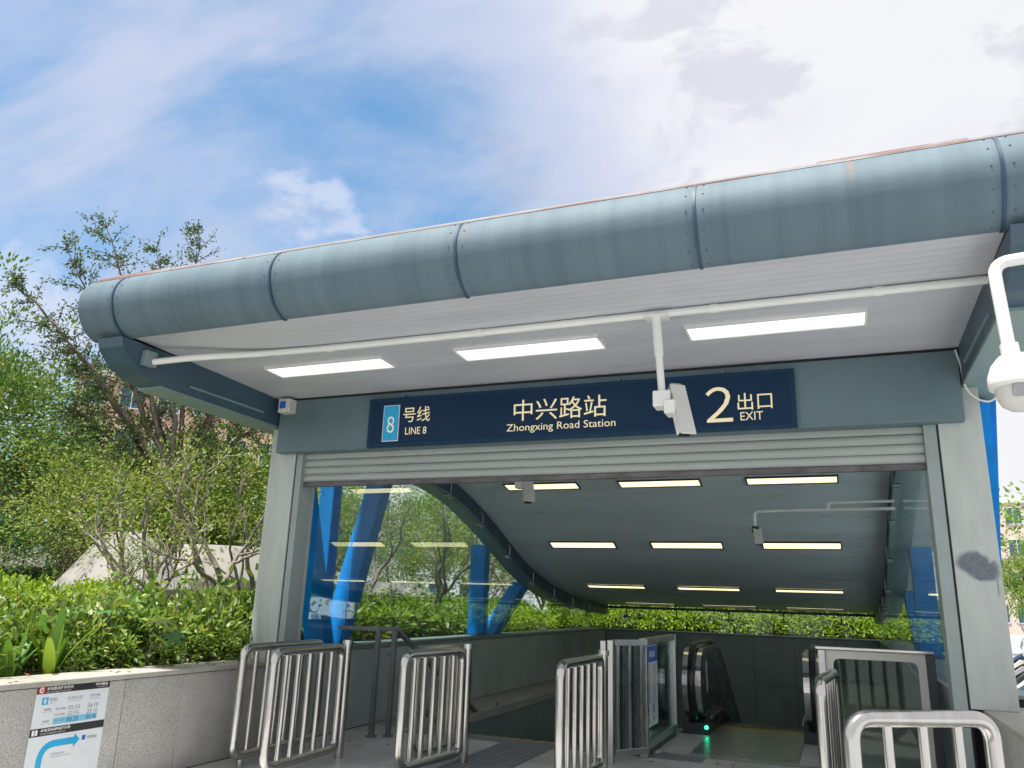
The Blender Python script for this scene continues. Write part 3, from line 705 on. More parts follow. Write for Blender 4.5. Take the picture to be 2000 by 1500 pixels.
# junction box and cable
jb = thing('alarm_box', 'small aged white box with dark window under the soffit corner', 'box', (.33, -.2, 3.45))
bx('box_body', M['offwhite'], jb, .215, .365, -.235, -.106, 3.44, 3.595, .008); bx('box_window', M['signblue'], jb, .238, .315, -.238, -.232, 3.485, 3.565)
bx('status_light', M['skinwhite'], jb, .295, .32, -.240, -.233, 3.455, 3.475)
cb = thing('cable', 'loose cable drooping from the header across the right column', 'cable', (6.95, -.05, 3.3))
MB().tube(catmull([(6.86, -.11, 3.60), (6.885, -.115, 3.45), (6.90, -.11, 3.28), (6.97, -.08, 3.19), (7.06, -.04, 3.17), (7.12, .0, 3.22), (7.10, .02, 3.30)], 6), .009, 8).build('cable_run', M['offwhite'], cb)

# ---- crowd barriers of steel tube
def barrier(name, label, p0, p1, post=True, second=None, nbars=5):
    a = Vector((*p0, 0)); b = Vector((*p1, 0)); d = (b-a).normalized()
    o = thing(name, label, 'barrier', (a.x, a.y, 0), 0, 'steel crowd barriers at the entrance')
    zt, zb, rr_ = 1.02, .10, .040
    A = a+d*rr_; Bq = b-d*rr_
    loop = fillet([A+Vector((0, 0, .5)), A+Vector((0, 0, zt)), Bq+Vector((0, 0, zt)), Bq+Vector((0, 0, zb)), A+Vector((0, 0, zb)), A+Vector((0, 0, .5))], .105, 7)
    MB().tube(loop, rr_, 14).build('frame', M['steel'], o)
    ln = (Bq-A).length
    for i in range(nbars):
        q = A+d*ln*(i+1)/(nbars+1); MB().tube([q+Vector((0, 0, zb)), q+Vector((0, 0, zt))], .025, 10, cap=False).build('bar', M['steel'], o)
    if post:
        q = b+d*.055; MB().tube([q, q+Vector((0, 0, 1.055))], .046, 16).build('post', M['steel'], o)
        MB().tube([q+Vector((0, 0, 1.035)), q+Vector((0, 0, 1.085))], .056, 16).build('post_cap', M['steel'], o)
    else:
        for q in (A+d*.12, Bq-d*.12): MB().tube([q, q+Vector((0, 0, .10))], .03, 10).build('foot', M['steel'], o)
    return o
barrier('crowd_barrier', 'steel tube barrier nearest the granite planter wall', (.74, -1.00), (.70, .36), nbars=6, post=False)
barrier('crowd_barrier', 'steel tube barrier second from the planter wall, with a capped post', (1.28, -1.25), (1.25, -.10))
barrier('crowd_barrier', 'steel tube barrier in front of the stair with a capped post', (2.22, -.66), (2.36, .34))
barrier('crowd_barrier', 'short steel barrier folded behind the stair barrier', (2.02, -.05), (2.10, .95), post=False)
barrier('crowd_barrier', 'steel tube barrier left of the folding gate', (3.69, -.70), (3.70, .55))
barrier('crowd_barrier', 'steel tube barrier seen end on beside the escalator', (5.655, -.70), (5.755, .38), post=False)
barrier('crowd_barrier', 'nearest steel barrier facing the camera at the lower right', (5.80, -2.76), (6.51, -2.31), post=False, nbars=3)

# ---- stair handrail of painted flat bar
hr = thing('stair_handrail', 'dark grey handrail with two posts at the head of the stair', 'handrail', (.95, 1.2, 0))
def flatbar(m, p, q, w=.022, h=.03):
    p, q = Vector(p), Vector(q); d = (q-p).normalized(); s = d.cross(Vector((0, 0, 1)))
    if s.length < .01: s = Vector((1, 0, 0))
    s.normalize(); n = s.cross(d); m.obox((p+q)/2, (d, s, n), ((q-p).length/2, h, w), .004); return m
for x, y in ((.89, 1.13), (1.03, 1.26)):
    bx('post', M['rail'], hr, x-.026, x+.026, y-.026, y+.026, .02, 1.14, .004); bx('base_plate', M['rail'], hr, x-.045, x+.045, y-.045, y+.045, 0, .022, .004)
flatbar(MB(), (.42, 1.02, 1.155), (.90, 1.14, 1.155)).build('top_rail', M['rail'], hr); flatbar(MB(), (.89, 1.13, 1.155), (1.03, 1.36, 1.155)).build('top_rail', M['rail'], hr)
flatbar(MB(), (.995, 1.33, 1.165), (1.0, 5.6, -.92)).build('sloping_rail', M['rail'], hr)
MB().box(.985, 1.02, 1.30, 1.335, .86, 1.15).box(.93, 1.0, 1.30, 1.335, .86, .885).build('rail_stub', M['rail'], hr)
flatbar(MB(), (1.0, 2.0, .25), (1.0, 5.6, -1.50)).build('lower_rail', M['rail'], hr)
for y in (2.1, 3.3, 4.5): bx('post', M['rail'], hr, .985, 1.015, y-.015, y+.015, -.002, 1.165-.489*(y-1.33) if 1.165-.489*(y-1.33) > .05 else .05, .003)

# ---- folding gate and screens
gt = thing('folding_gate', 'folded stainless steel slat gate beside the screen', 'gate', (3.7, 1.35, 0))
bx('end_post', M['steel_b'], gt, 3.545, 3.60, 1.05, 1.13, .0, 1.15, .004); bx('end_post', M['steel_b'], gt, 3.607, 3.665, 1.09, 1.17, .0, 1.155, .004)
gd_ = Vector((.62, .79, 0)).normalized()
for i in range(5):
    q = Vector((3.675, 1.21, 0))+gd_*i*.075; MB().obox(q+Vector((0, 0, .60)), (gd_, Vector((-gd_.y, gd_.x, 0)), Vector((0, 0, 1))), (.017, .03, .50), .003).build('slat', M['esc_panel'] if i % 2 else M['steel_b'], gt)
MB().obox(Vector((3.78, 1.35, 1.13)), (gd_, Vector((-gd_.y, gd_.x, 0)), Vector((0, 0, 1))), (.21, .035, .03), .004).build('gate_rail', M['steel_b'], gt)
MB().obox(Vector((3.78, 1.35, .09)), (gd_, Vector((-gd_.y, gd_.x, 0)), Vector((0, 0, 1))), (.21, .035, .03), .004).build('gate_rail', M['steel_b'], gt)
sg1 = thing('glass_screen', 'framed dark glass screen left of the escalator, carrying a notice', 'screen', (3.86, 2.4, 0))
for y in (1.60, 3.26): bx('post', M['steel_b'], sg1, 3.82, 3.90, y, y+.08, 0, 1.17, .004)
bx('frame_rail', M['steel_b'], sg1, 3.825, 3.895, 1.68, 3.26, 1.10, 1.17, .004); bx('frame_rail', M['steel_b'], sg1, 3.825, 3.895, 1.68, 3.26, .06, .13, .004)
bx('glass_panel', M['glass_dark'], sg1, 3.854, 3.866, 1.68, 3.26, .13, 1.10); bx('plinth', M['dark'], sg1, 3.835, 3.885, 1.68, 3.26, 0, .06)
sg2 = thing('glass_screen', 'framed glass screen with pale rounded border right of the escalator', 'screen', (6.15, 1.0, 0))
bx('post', M['steel_b'], sg2, 5.62, 5.68, .97, 1.03, 0, 1.17, .004); bx('post', M['dark'], sg2, 6.50, 6.57, .96, 1.03, 0, 1.17, .004)
bx('frame_rail', M['steel'], sg2, 5.60, 6.57, .972, 1.025, 1.173, 1.20, .005); bx('frame_rail', M['steel_b'], sg2, 5.68, 6.50, .97, 1.03, .05, .09, .004)
bx('glass_panel', M['glass_dark'], sg2, 5.68, 6.50, .998, 1.01, .09, 1.17)
def ring(o, i): return o+i
ob = [(5.68, .09), (6.50, .09), (6.50, 1.17), (5.68, 1.17)]
inn = [(q.x, q.y) for q in fillet([(6.09, .15, 0), (6.435, .15, 0), (6.435, 1.10, 0), (5.745, 1.10, 0), (5.745, .15, 0), (6.09, .15, 0)], .06, 4)]
m = MB(); n = len(inn)
outp = []
for (x, z) in inn:
    sx = (x-6.09)/.345; sz = (z-.625)/.475; k_ = max(abs(sx), abs(sz)); outp.append((6.09+sx/k_*.409, .63+sz/k_*.539))
m.add([(x, .994, z) for x, z in inn]+[(x, .994, z) for x, z in outp], [(i, (i+1) % n, n+(i+1) % n, n+i) for i in range(n-1)])
m.build('pale_border', M['offwhite'], sg2)
# sloping trim seen behind that screen
tr = thing('escalator_trim', 'bright steel trim sloping down behind the right screen', 'trim', (6.5, 1.5, .9))
flatbar(MB(), (6.55, 1.12, .80), (6.57, 5.2, .945), .014, .02).build('trim_strip', M['steel'], tr)

# ---- escalator
es = thing('escalator', 'dark escalator with rounded newels and steel landing plate', 'escalator', (4.75, 4.0, 0))
SL = math.tan(R(30))
def esc_line(y, z0):                                   # level landing, then the slope
    y1, y2 = 4.6, 5.6
    if y <= y1: return z0
    if y < y2: t_ = (y-y1)/(y2-y1); return z0-SL*(y2-y1)*t_*t_/2
    return z0-SL*(y2-y1)/2-SL*(y-y2)
yl = [3.62, 4.0, 4.4, 4.6, 4.8, 5.0, 5.2, 5.4, 5.6, 6.2, 7.5, 9.5, 11.5]
def balustrade(xi, xo, nm):
    # glass-less steel panel, its edge band, and the rubber handrail round it
    nose = [(3.62+.36*math.cos(R(a)), .60+.40*math.sin(R(a))) for a in range(265, 89, -10)]
    prof = nose+[(y, esc_line(y, 1.0)) for y in yl[1:]]+[(y, esc_line(y, .20)) for y in reversed(yl[1:])]
    a, b = min(xi, xo), max(xi, xo)
    bl = MB().prism_x(prof, a+.05, b-.05).build('balustrade', M['esc_panel'], es)
    hrp = [(3.66, .17)]+[(3.62+.41*math.cos(R(q)), .60+.455*math.sin(R(q))) for q in range(260, 89, -10)]+[(y, esc_line(y, 1.055)) for y in yl[1:]]
    xm = (a+b)/2; mm = MB(); hw = .042
    Pp = [Vector((xm, y, z)) for y, z in hrp]
    for i in range(len(Pp)-1):
        pass
    V = []; F = []
    for i, q in enumerate(Pp):
        t_ = (Pp[min(i+1, len(Pp)-1)]-Pp[max(i-1, 0)]).normalized(); n_ = Vector((0, -t_.z, t_.y))
        if n_.y > 0 and i < 6: pass
        for dx, dn in ((-hw, -.012), (-hw, .012), (-hw*.7, .024), (hw*.7, .024), (hw, .012), (hw, -.012)): V.append(q+Vector((dx, 0, 0))+n_*dn)
    for i in range(len(Pp)-1):
        for k in range(6): F.append((i*6+k, i*6+(k+1) % 6, (i+1)*6+(k+1) % 6, (i+1)*6+k))
    mm.add(V, F, True); mm.build('handrail', M['black'], bl)
    bandp = [(3.62+.37*math.cos(R(q)), .60+.41*math.sin(R(q))) for q in range(262, 89, -8)]+[(y, esc_line(y, 1.01)) for y in yl[1:]]
    bi = [(3.62+.335*math.cos(R(q)), .60+.375*math.sin(R(q))) for q in range(262, 89, -8)]+[(y, esc_line(y, .975)) for y in yl[1:]]
    MB().prism_x(bandp+list(reversed(bi)), a+.042, b-.042).build('edge_band', M['steel'], bl)
    sk = [(3.50, 0), (3.50, .13), (3.72, .22), (4.2, .22)]+[(y, esc_line(y, .22)) for y in yl[3:]]+[(y, esc_line(y, -.25)) for y in reversed(yl[3:])]+[(3.9, 0)]
    skb = MB().prism_x(sk, a, b).build('skirt', M['dark'], bl)
    xs = xi-.004 if xi > xo else xi; s_ = 1 if xi > xo else -1
    de = [(3.72, .20), (4.2, .20)]+[(y, esc_line(y, .20)) for y in yl[3:]]+[(y, esc_line(y, .165)) for y in reversed(yl[3:])]+[(4.2, .165), (3.70, .165)]
    MB().prism_x(de, xi-.002 if s_ > 0 else xi-.02, xi+.02 if s_ > 0 else xi+.002).build('deck_trim', M['steel_b'], bl)
    return bl
bl1 = balustrade(4.24, 3.93, 'l'); bl2 = balustrade(5.34, 5.65, 'r')
MB().tube([(4.215, 3.493, .085), (4.215, 3.503, .085)], .022, 14).build('direction_light', M['green'], bl1)
MB().obox((4.1935, 3.80, .66), (Vector((0, -.12, .99)), Vector((0, .99, .12)), Vector((1, 0, 0))), (.19, .028, .002)).build('sticker', M['skinwhite'], bl1)
bx('outer_cladding', M['steel_b'], es, 3.905, 3.945, 3.9, 5.2, 0.004, .98, .01)
bx('landing_plate', M['esc_plate'], es, 4.245, 5.335, 2.05, 4.25, -.004, .006, .002)
bx('landing_plate', M['esc_plate'], es, 3.95, 5.63, 1.955, 2.045, -.004, .005, .002)
bx('landing_infill', M['paving'], es, 3.88, 4.24, 2.05, 3.49, -.1, -.001); bx('landing_infill', M['paving'], es, 5.34, 5.72, 2.05, 3.49, -.1, -.001)
bx('comb_plate', M['yellow'], es, 4.26, 5.32, 4.255, 4.40, -.01, .004)
for i in range(14):
    y = 4.42+i*.40; z = esc_line(y+.3, 0) if i else 0; bx('step', M['dark'], es, 4.26, 5.32, y, y+.395, z-.22, z-.004, .005)

# ---- notices
nt_ = thing('escalator_notice', 'tall white safety notice with blue heading on the screen', 'notice', (3.87, 2.0, .3))
bx('board', M['paper'], nt_, 3.869, 3.874, 1.715, 2.27, .26, 1.09)
bx('heading', M['signblue'], nt_, 3.8742, 3.8752, 1.725, 2.26, .915, 1.078)
text_part('print', '乘梯须知', M['skinwhite'], nt_, (1.84, 2.15, .955, 1.03), 'x', 3.8758, bold=.01)
rnd = random.Random(5); z = .885
m = MB()
while z > .50:
    for a, b in ((1.76, 1.96), (2.02, 2.22)):
        m.box(3.8742, 3.8748, a, b-rnd.uniform(0, .08), z-.007, z)
    z -= .018
m.build('print_lines', M['inkgrey'], nt_)
bx('print_mark', M['orange'], nt_, 3.8742, 3.875, 1.76, 1.82, .37, .45); bx('print_mark', M['signblue'], nt_, 3.8742, 3.875, 2.02, 2.08, .39, .48); bx('print_mark', M['ink'], nt_, 3.8742, 3.875, 1.77, 1.82, .30, .345); bx('print_mark', M['ink'], nt_, 3.8742, 3.875, 2.03, 2.06, .30, .36)

ps = thing('timetable_poster', 'white train timetable poster with black bars and blue arrow on planter wall', 'poster', (.385, -2.4, .4))
Y0, Y1 = -2.72, -2.085; X0 = .386
def U(u): return Y0+(Y1-Y0)*u
bx('sheet', M['paper'], ps, .3825, X0, Y0, Y1, .0, .80)
def pr(name, mat, u0, u1, z0, z1, lift=.0006): return bx(name, mat, ps, X0+.0001, X0+lift, U(u0), U(u1), z0, z1)
pr('bar', M['ink'], 0, 1, .748, .80); pr('bar', M['ink'], 0, 1, .457, .512)
pr('emblem_field', M['red'], .015, .105, .752, .797, .0009)
em = MB(); 
for a0, a1 in ((0, 300),):
    o_ = [(U(.06)+.020*math.cos(R(q)), .7745+.020*math.sin(R(q))) for q in range(40, 321, 20)]; i_ = [(U(.06)+.012*math.cos(R(q)), .7745+.012*math.sin(R(q))) for q in range(40, 321, 20)]
    em.prism_x(o_+list(reversed(i_)), X0+.0010, X0+.0014)
em.box(X0+.0010, X0+.0014, U(.06)-.006, U(.06)+.018, .7715, .7775); em.build('emblem', M['skinwhite'], ps)
tx = X0+.0012
def tp(body, mat, u0, u1, z0, z1, bold=.0): return text_part('print', body, mat, ps, (U(u0), U(u1), z0, z1), 'x', tx, bold=bold)
tp('本站首末班车时间', M['skinwhite'], .12, .47, .770, .793, .015); tp('FIRST / LAST TRAIN OF THIS STATION', M['skinwhite'], .12, .45, .755, .763)
tp('中兴路站', M['skinwhite'], .79, .97, .770, .793, .015); tp('Zhongxing Road', M['skinwhite'], .82, .97, .756, .764)
pr('badge', M['cyan'], .085, .165, .672, .722, .0009); tp('8', M['skinwhite'], .108, .142, .680, .714, .02)
tp('号线', M['inkgrey'], .18, .275, .690, .716); tp('Line 8', M['inkgrey'], .19, .26, .676, .684)
tp('往沈杜公路', M['inkgrey'], .42, .63, .690, .712); tp('To Shendu Highway', M['inkgrey'], .43, .62, .674, .682)
tp('往市光路', M['inkgrey'], .73, .88, .690, .712); tp('To Shiguang Road', M['inkgrey'], .72, .89, .674, .682)
tp('首班车', M['ink'], .13, .22, .630, .645); tp('The First Train', M['inkgrey'], .11, .24, .617, .625); tp('末班车', M['ink'], .13, .22, .548, .563); tp('The Last Train', M['inkgrey'], .11, .24, .535, .543)
pr('time_band', M['lightblue'], .27, .87, .527, .572, .0009)
for z, a, b in ((.617, '05:55', '06:10'), (.576, '22:55', '23:10'), (.534, '00:25', '00:40')):
    tp(a, M['ink'] if z < .55 else M['inkgrey'], .45, .61, z, z+.030); tp(b, M['ink'] if z < .55 else M['inkgrey'], .72, .87, z, z+.030)
    tp('(周日-周四)', M['inkgrey'], .28, .42, z+.006, z+.024)
tp('本站无障碍电梯引导', M['skinwhite'], .13, .52, .484, .506, .015); tp('GUIDE TO BARRIER-FREE LIFT', M['skinwhite'], .13, .46, .467, .475)
lf = MB(); 
for q in ((.025, .065), (.065, .105)):
    lf.box(X0+.0007, X0+.0010, U(q[0]), U(q[1])-.006, .466, .503)
lf.build('lift_symbol', M['skinwhite'], ps)
ar = [(q.x, q.y) for q in fillet([(U(.175), .16, 0), (U(.175), .395, 0), (U(.60), .395, 0)], .13, 8)]
m = MB(); hw = .024; V = []
for i, q in enumerate(ar):
    a_, b_ = ar[max(i-1, 0)], ar[min(i+1, len(ar)-1)]; d = Vector((b_[0]-a_[0], b_[1]-a_[1])).normalized()
    V += [(q[0]-d.y*hw, q[1]+d.x*hw), (q[0]+d.y*hw, q[1]-d.x*hw)]
m.add([(X0+.0006, a_, b_) for a_, b_ in V], [(2*i, 2*i+1, 2*i+3, 2*i+2) for i in range(len(ar)-1)])
m.add([(X0+.0006, U(.60), .395+.05), (X0+.0006, U(.60), .395-.05), (X0+.0006, U(.68), .395)], [(0, 1, 2)])
m.build('arrow', M['cyan'], ps)
MB().prism_x([(U(.175)+.04*math.cos(R(q)), .15+.04*math.sin(R(q))) for q in range(0, 360, 20)], X0+.0007, X0+.0011).build('you_are_here', M['pink'], ps)
pr('lift_icon', M['signblue'], .71, .76, .385, .42); tp('无障碍电梯', M['inkgrey'], .78, .92, .388, .412)
tp('您在此处', M['inkgrey'], .32, .50, .315, .330); tp('Follow the arrow to the lift', M['inkgrey'], .32, .58, .298, .308)

# ================================================================== PLANTS
def mesh_np(name, V, F, mat, smooth=False):
    me = bpy.data.meshes.new(name); V = np.asarray(V, np.float32); F = np.asarray(F, np.int32); k = F.shape[1]
    me.vertices.add(len(V)); me.vertices.foreach_set('co', V.ravel())
    me.loops.add(F.size); me.loops.foreach_set('vertex_index', F.ravel())
    me.polygons.add(len(F)); me.polygons.foreach_set('loop_start', np.arange(0, F.size, k, dtype=np.int32)); me.polygons.foreach_set('loop_total', np.full(len(F), k, np.int32))
    me.update(calc_edges=True); me.materials.append(mat); return me
def unit(a): return a/np.maximum(np.linalg.norm(a, axis=-1, keepdims=True), 1e-9)
def leaves(rng, C, D, ln, wd, fold=.22, jitter=.5, upbias=1.0):
    n = len(C); D = unit(D); ln = ln*rng.uniform(.7, 1.25, n)[:, None]; wd = wd*rng.uniform(.75, 1.2, n)[:, None]
    up = np.array([0, 0, upbias])+rng.normal(0, jitter, (n, 3)); S = unit(np.cross(D, up)); Nn = np.cross(S, D)
    b = C; t_ = C+D*ln-Nn*ln*.12; s1 = C+D*ln*.45+S*wd/2+Nn*wd*fold; s2 = C+D*ln*.45-S*wd/2+Nn*wd*fold
    V = np.stack([b, s1, t_, s2], 1).reshape(-1, 3); i = np.arange(n)[:, None]*4
    return V, np.concatenate([i+np.array([[0, 1, 2]]), i+np.array([[0, 2, 3]])], 0)
def sphere_dirs(rng, n): return unit(rng.normal(0, 1, (n, 3)))
def lump(rng, k=7):
    ax = sphere_dirs(rng, k); am = rng.uniform(.05, .22, k); fq = rng.uniform(2, 5, k); ph = rng.uniform(0, 6.28, k)
    return lambda d: 1+sum(am[i]*np.sin(fq[i]*(d@ax[i])*2+ph[i]) for i in range(k))*.8
def crown(rng, radii, nclump, per, ln, wd, clump_r, shell=.55, flat=0.0, droop=0.0):
    """leaf clumps through an uneven ellipsoid, centre at origin"""
    d = sphere_dirs(rng, nclump); rad = rng.uniform(shell, 1, nclump)**.7*lump(rng)(d); P = d*rad[:, None]*np.array(radii)
    cs = rng.uniform(.6, 1.3, nclump)*clump_r
    off = sphere_dirs(rng, nclump*per)*(rng.uniform(0, 1, nclump*per)**.5)[:, None]; off[:, 2] *= 1-flat
    C = np.repeat(P, per, 0)+off*np.repeat(cs, per)[:, None]
    D = off+np.repeat(d, per, 0)*.6+rng.normal(0, .35, C.shape)+np.array([0, 0, .15-droop])
    return leaves(rng, C, D, ln, wd)
def tubes_mesh(name, lst, mat, seg=7):
    m = MB()
    for pts, rad in lst: m.tube(pts, rad, seg, cap=False)
    me = bpy.data.meshes.new(name); me.from_pydata(m.v, [], m.f); me.polygons.foreach_set('use_smooth', [True]*len(me.polygons)); me.materials.append(mat); return me
def grow(rng, p, d, ln, r, lev, maxlev, kink, out, tips, nch=(2, 4), ang=.75, upw=.08, ratio=.68):
    n = max(4, int(ln/.11)); pts = [np.array(p)]; d = np.array(d, float)
    for i in range(n):
        d = d+rng.normal(0, kink, 3); d[2] += upw; d /= np.linalg.norm(d); pts.append(pts[-1]+d*ln/n)
    rad = list(np.linspace(r, r*.6, n+1)); out.append((pts, rad))
    if lev >= maxlev: tips.append(pts); return
    for k in range(rng.integers(*nch)):
        fr_ = 1.0 if k == 0 else rng.uniform(.45, .95); q = pts[int(round(fr_*n))]
        ax = rng.normal(0, 1, 3); nd = d*math.cos(ang*.8)+unit(np.cross(d, ax))*math.sin(ang)*rng.uniform(.7, 1.2)
        grow(rng, q, nd, ln*ratio*rng.uniform(.8, 1.2), r*.62, lev+1, maxlev, kink, out, tips, nch, ang, upw, ratio)
def twig_leaves(rng, tips, per, spread, ln, wd):
    C = []; D = []
    for pts in tips:
        pts = np.array(pts)
        for _ in range(per):
            i = rng.integers(1, len(pts)); q = pts[i]; t_ = pts[i]-pts[i-1]; o_ = rng.normal(0, 1, 3); C.append(q+o_*spread*rng.uniform(.2, 1)); D.append(unit(t_)*.8+unit(o_)+np.array([0, 0, -.05]))
    return leaves(rng, np.array(C), np.array(D), ln, wd)
def merge(*vf):
    V = []; F = []; n = 0
    for v, f in vf: V.append(v); F.append(f+n); n += len(v)
    return np.concatenate(V), np.concatenate(F)
def plant(name, label, cat, loc, parts, rz=0, s=1, group=None):
    o = thing(name, label, cat, loc, rz, group); o.scale = (s, s, s) if not hasattr(s, '__len__') else s
    for pn, me in parts: base_obj(pn, me, o)
    return o
rng = np.random.default_rng(11)
# broad-leaved shrubs
def shrub_mesh(seed, h=.72, rad=.42, n=520, ln=.105, wd=.052, mat='leaf_shrub'):
    g_ = np.random.default_rng(seed); st = []; tips = []
    for k in range(7):
        a = g_.uniform(0, 6.28); d = np.array([math.cos(a)*.45, math.sin(a)*.45, 1]); grow(g_, (math.cos(a)*.05, math.sin(a)*.05, 0), unit(d), h*.55, .009, 0, 1, .10, st, tips, (2, 4), .55, .05, .7)
    C = []; D = []
    d = sphere_dirs(g_, n); d[:, 2] = np.abs(d[:, 2])*1.0-.15; lf_ = lump(g_)(d)
    P = d*(g_.uniform(.55, 1.02, n)*lf_)[:, None]*np.array([rad, rad, h*.62])+np.array([0, 0, h*.42])
    o_ = d+g_.normal(0, .45, (n, 3)); o_[:, 2] += .1
    for k in range(7):
        a = g_.uniform(0, 6.28); rr_ = rad*g_.uniform(.2, .95); top = h*g_.uniform(1.0, 1.28); b0 = np.array([math.cos(a)*rr_*.6, math.sin(a)*rr_*.6, h*.4])
        tw = [b0+(np.array([math.cos(a)*rr_, math.sin(a)*rr_, top])-b0)*q+g_.normal(0, .008, 3) for q in np.linspace(0, 1, 6)]; st.append((tw, list(np.linspace(.006, .003, 6)))); tips.append(tw[2:])
    A = leaves(g_, P, o_, ln, wd, .18, .35); Bv = twig_leaves(g_, tips, 5, .03, ln*.9, wd)
    V, F = merge(A, Bv)
    return [('foliage', mesh_np('foliage', V, F, M[mat])), ('stems', tubes_mesh('stems', st, M['bark'], 5))]
shr = [shrub_mesh(1, n=430, ln=.125, wd=.06), shrub_mesh(2, n=620, ln=.09, wd=.042), shrub_mesh(3, n=360, ln=.145, wd=.066)]
shr_y = [shrub_mesh(s, .75, .5, 700, .085, .04, 'leaf_hedge') for s in (5,)]
ORD = ['first', 'second', 'third', 'fourth', 'fifth', 'sixth', 'seventh', 'eighth', 'ninth', 'tenth', 'eleventh', 'twelfth']
def ranked(lst, key):
    return {q: ORD[k] for k, q in enumerate(sorted(lst, key=key))}
SH = [(-.42, -3.9, .72), (-.50, -3.25, .66), (-.42, -2.72, .60), (-.55, -2.2, .78), (-.42, -1.72, .86), (-.48, -1.2, .92), (-.45, -.68, .95), (-.50, -.16, 1.0),
      (-1.0, -2.6, .78), (-1.05, -1.9, .9), (-1.0, -1.3, .98), (-1.02, -.72, 1.02), (-1.0, -.1, 1.05), (-1.1, .5, 1.02), (-.62, .55, 1.05),
      (-.20, -3.55, .48), (-.20, -2.0, .50), (-.20, -1.55, .56), (-.18, -1.1, .55), (-.2, -.7, .58), (-.18, -.3, .56), (-.2, .1, .6)]
ROWN = {0: 'low broad-leaved shrub touching the left coping', 1: 'broad-leaved shrub in the middle planter row', 2: 'broad-leaved shrub in the rear planter row'}
rowk = lambda q: 0 if q[0] > -.3 else (1 if q[0] > -.8 else 2)
for r_i in range(3):
    rk = ranked([q for q in SH if rowk(q) == r_i], lambda q: -q[1])
    for q, o_n in rk.items():
        x, y, s = q; i = SH.index(q)
        plant('broadleaf_shrub', f'{ROWN[r_i]}, {o_n} from the left column', 'shrub', (x, y, .69), shr[i % 3], rng.uniform(0, 6.28), (s, s, s*rng.uniform(.95, 1.12)), 'broad-leaved shrubs in the left planter')
for i, (x, y, s) in enumerate([(-.75, 1.6, 1.05), (-.85, 2.4, 1.1), (-.8, 3.2, 1.05), (-.8, 4.0, 1.1), (-.85, 4.8, 1.05), (-.8, 5.6, 1.0), (-.8, 6.4, 1.0), (-.85, 7.2, .95)]):
    plant('broadleaf_shrub', f'broad-leaved shrub outside the left glazing, {ORD[i]} from the column', 'shrub', (x, y, .69), shr[(i+1) % 3], rng.uniform(0, 6.28), s, 'shrubs outside the left glazing')
for i, (x, y, s) in enumerate([(-.7, 8.3, 1.05), (-.75, 9.2, 1.1), (-.7, 10.2, 1.0), (-.8, 11.2, .95)]):
    plant('yellow_shrub', f'yellow-green shrub outside the low end of the glazing, {ORD[i]} past the sloping strut', 'shrub', (x, y, .69), shr_y[0], rng.uniform(0, 6.28), s, 'yellow-green shrubs outside the left glazing')
for i in range(9):
    plant('yellow_shrub', f'bright shrub behind the end wall glass strip, {ORD[i]} from the left', 'shrub', (-.3+i*.92, 13.95+rng.uniform(-.1, .1), .58), shr_y[0], rng.uniform(0, 6.28), (1.25, 1.1, 1.42), 'bright shrubs behind the end wall')
# strap-leaved plants at the coping
def blade_plant(seed, n=11, ln=.46, wd=.085):
    g_ = np.random.default_rng(seed); out = []
    for k in range(n):
        a = g_.uniform(0, 6.28); lean = g_.uniform(.05, .55); L_ = ln*g_.uniform(.65, 1.15); w = wd*g_.uniform(.75, 1.2); tw_ = g_.uniform(-.6, .6)
        h = np.array([math.cos(a), math.sin(a), 0]); s = np.array([-math.sin(a+tw_), math.cos(a+tw_), 0]); V = []; ns = 8
        for i in range(ns+1):
            t_ = i/ns; p = h*(.03+lean*L_*t_**1.7)+np.array([0, 0, L_*(t_-.28*lean*t_**2.2)]); ww = w*(math.sin(math.pi*min(1, t_*.93+.08))**.8)*.5
            V += [p-s*ww+np.array([0, 0, ww*.25]), p, p+s*ww+np.array([0, 0, ww*.25])]
        V = np.array(V); F = []
        for i in range(ns):
            b = i*3; F += [(b, b+1, b+4), (b, b+4, b+3), (b+1, b+2, b+5), (b+1, b+5, b+4)]
        out.append((V, np.array(F)))
    V, F = merge(*out); return [('blades', mesh_np('blades', V, F, M['leaf_blade']))]
for i, (x, y, lab, sd) in enumerate([(-.14, -2.92, 'strap-leaved plant at the left end of the coping, above the poster', 21), (-.16, -2.20, 'tall upright strap-leaved plant just right of the poster', 22), (-.22, -2.52, 'small strap-leaved plant behind the coping, middle of three', 23)]):
    plant('strap_leaf_plant', lab, 'plant', (x, y, .69), blade_plant(sd, 16 if i < 2 else 10, (.58, .66, .50)[i]), rng.uniform(0, 6), 1, 'strap-leaved plants along the coping')
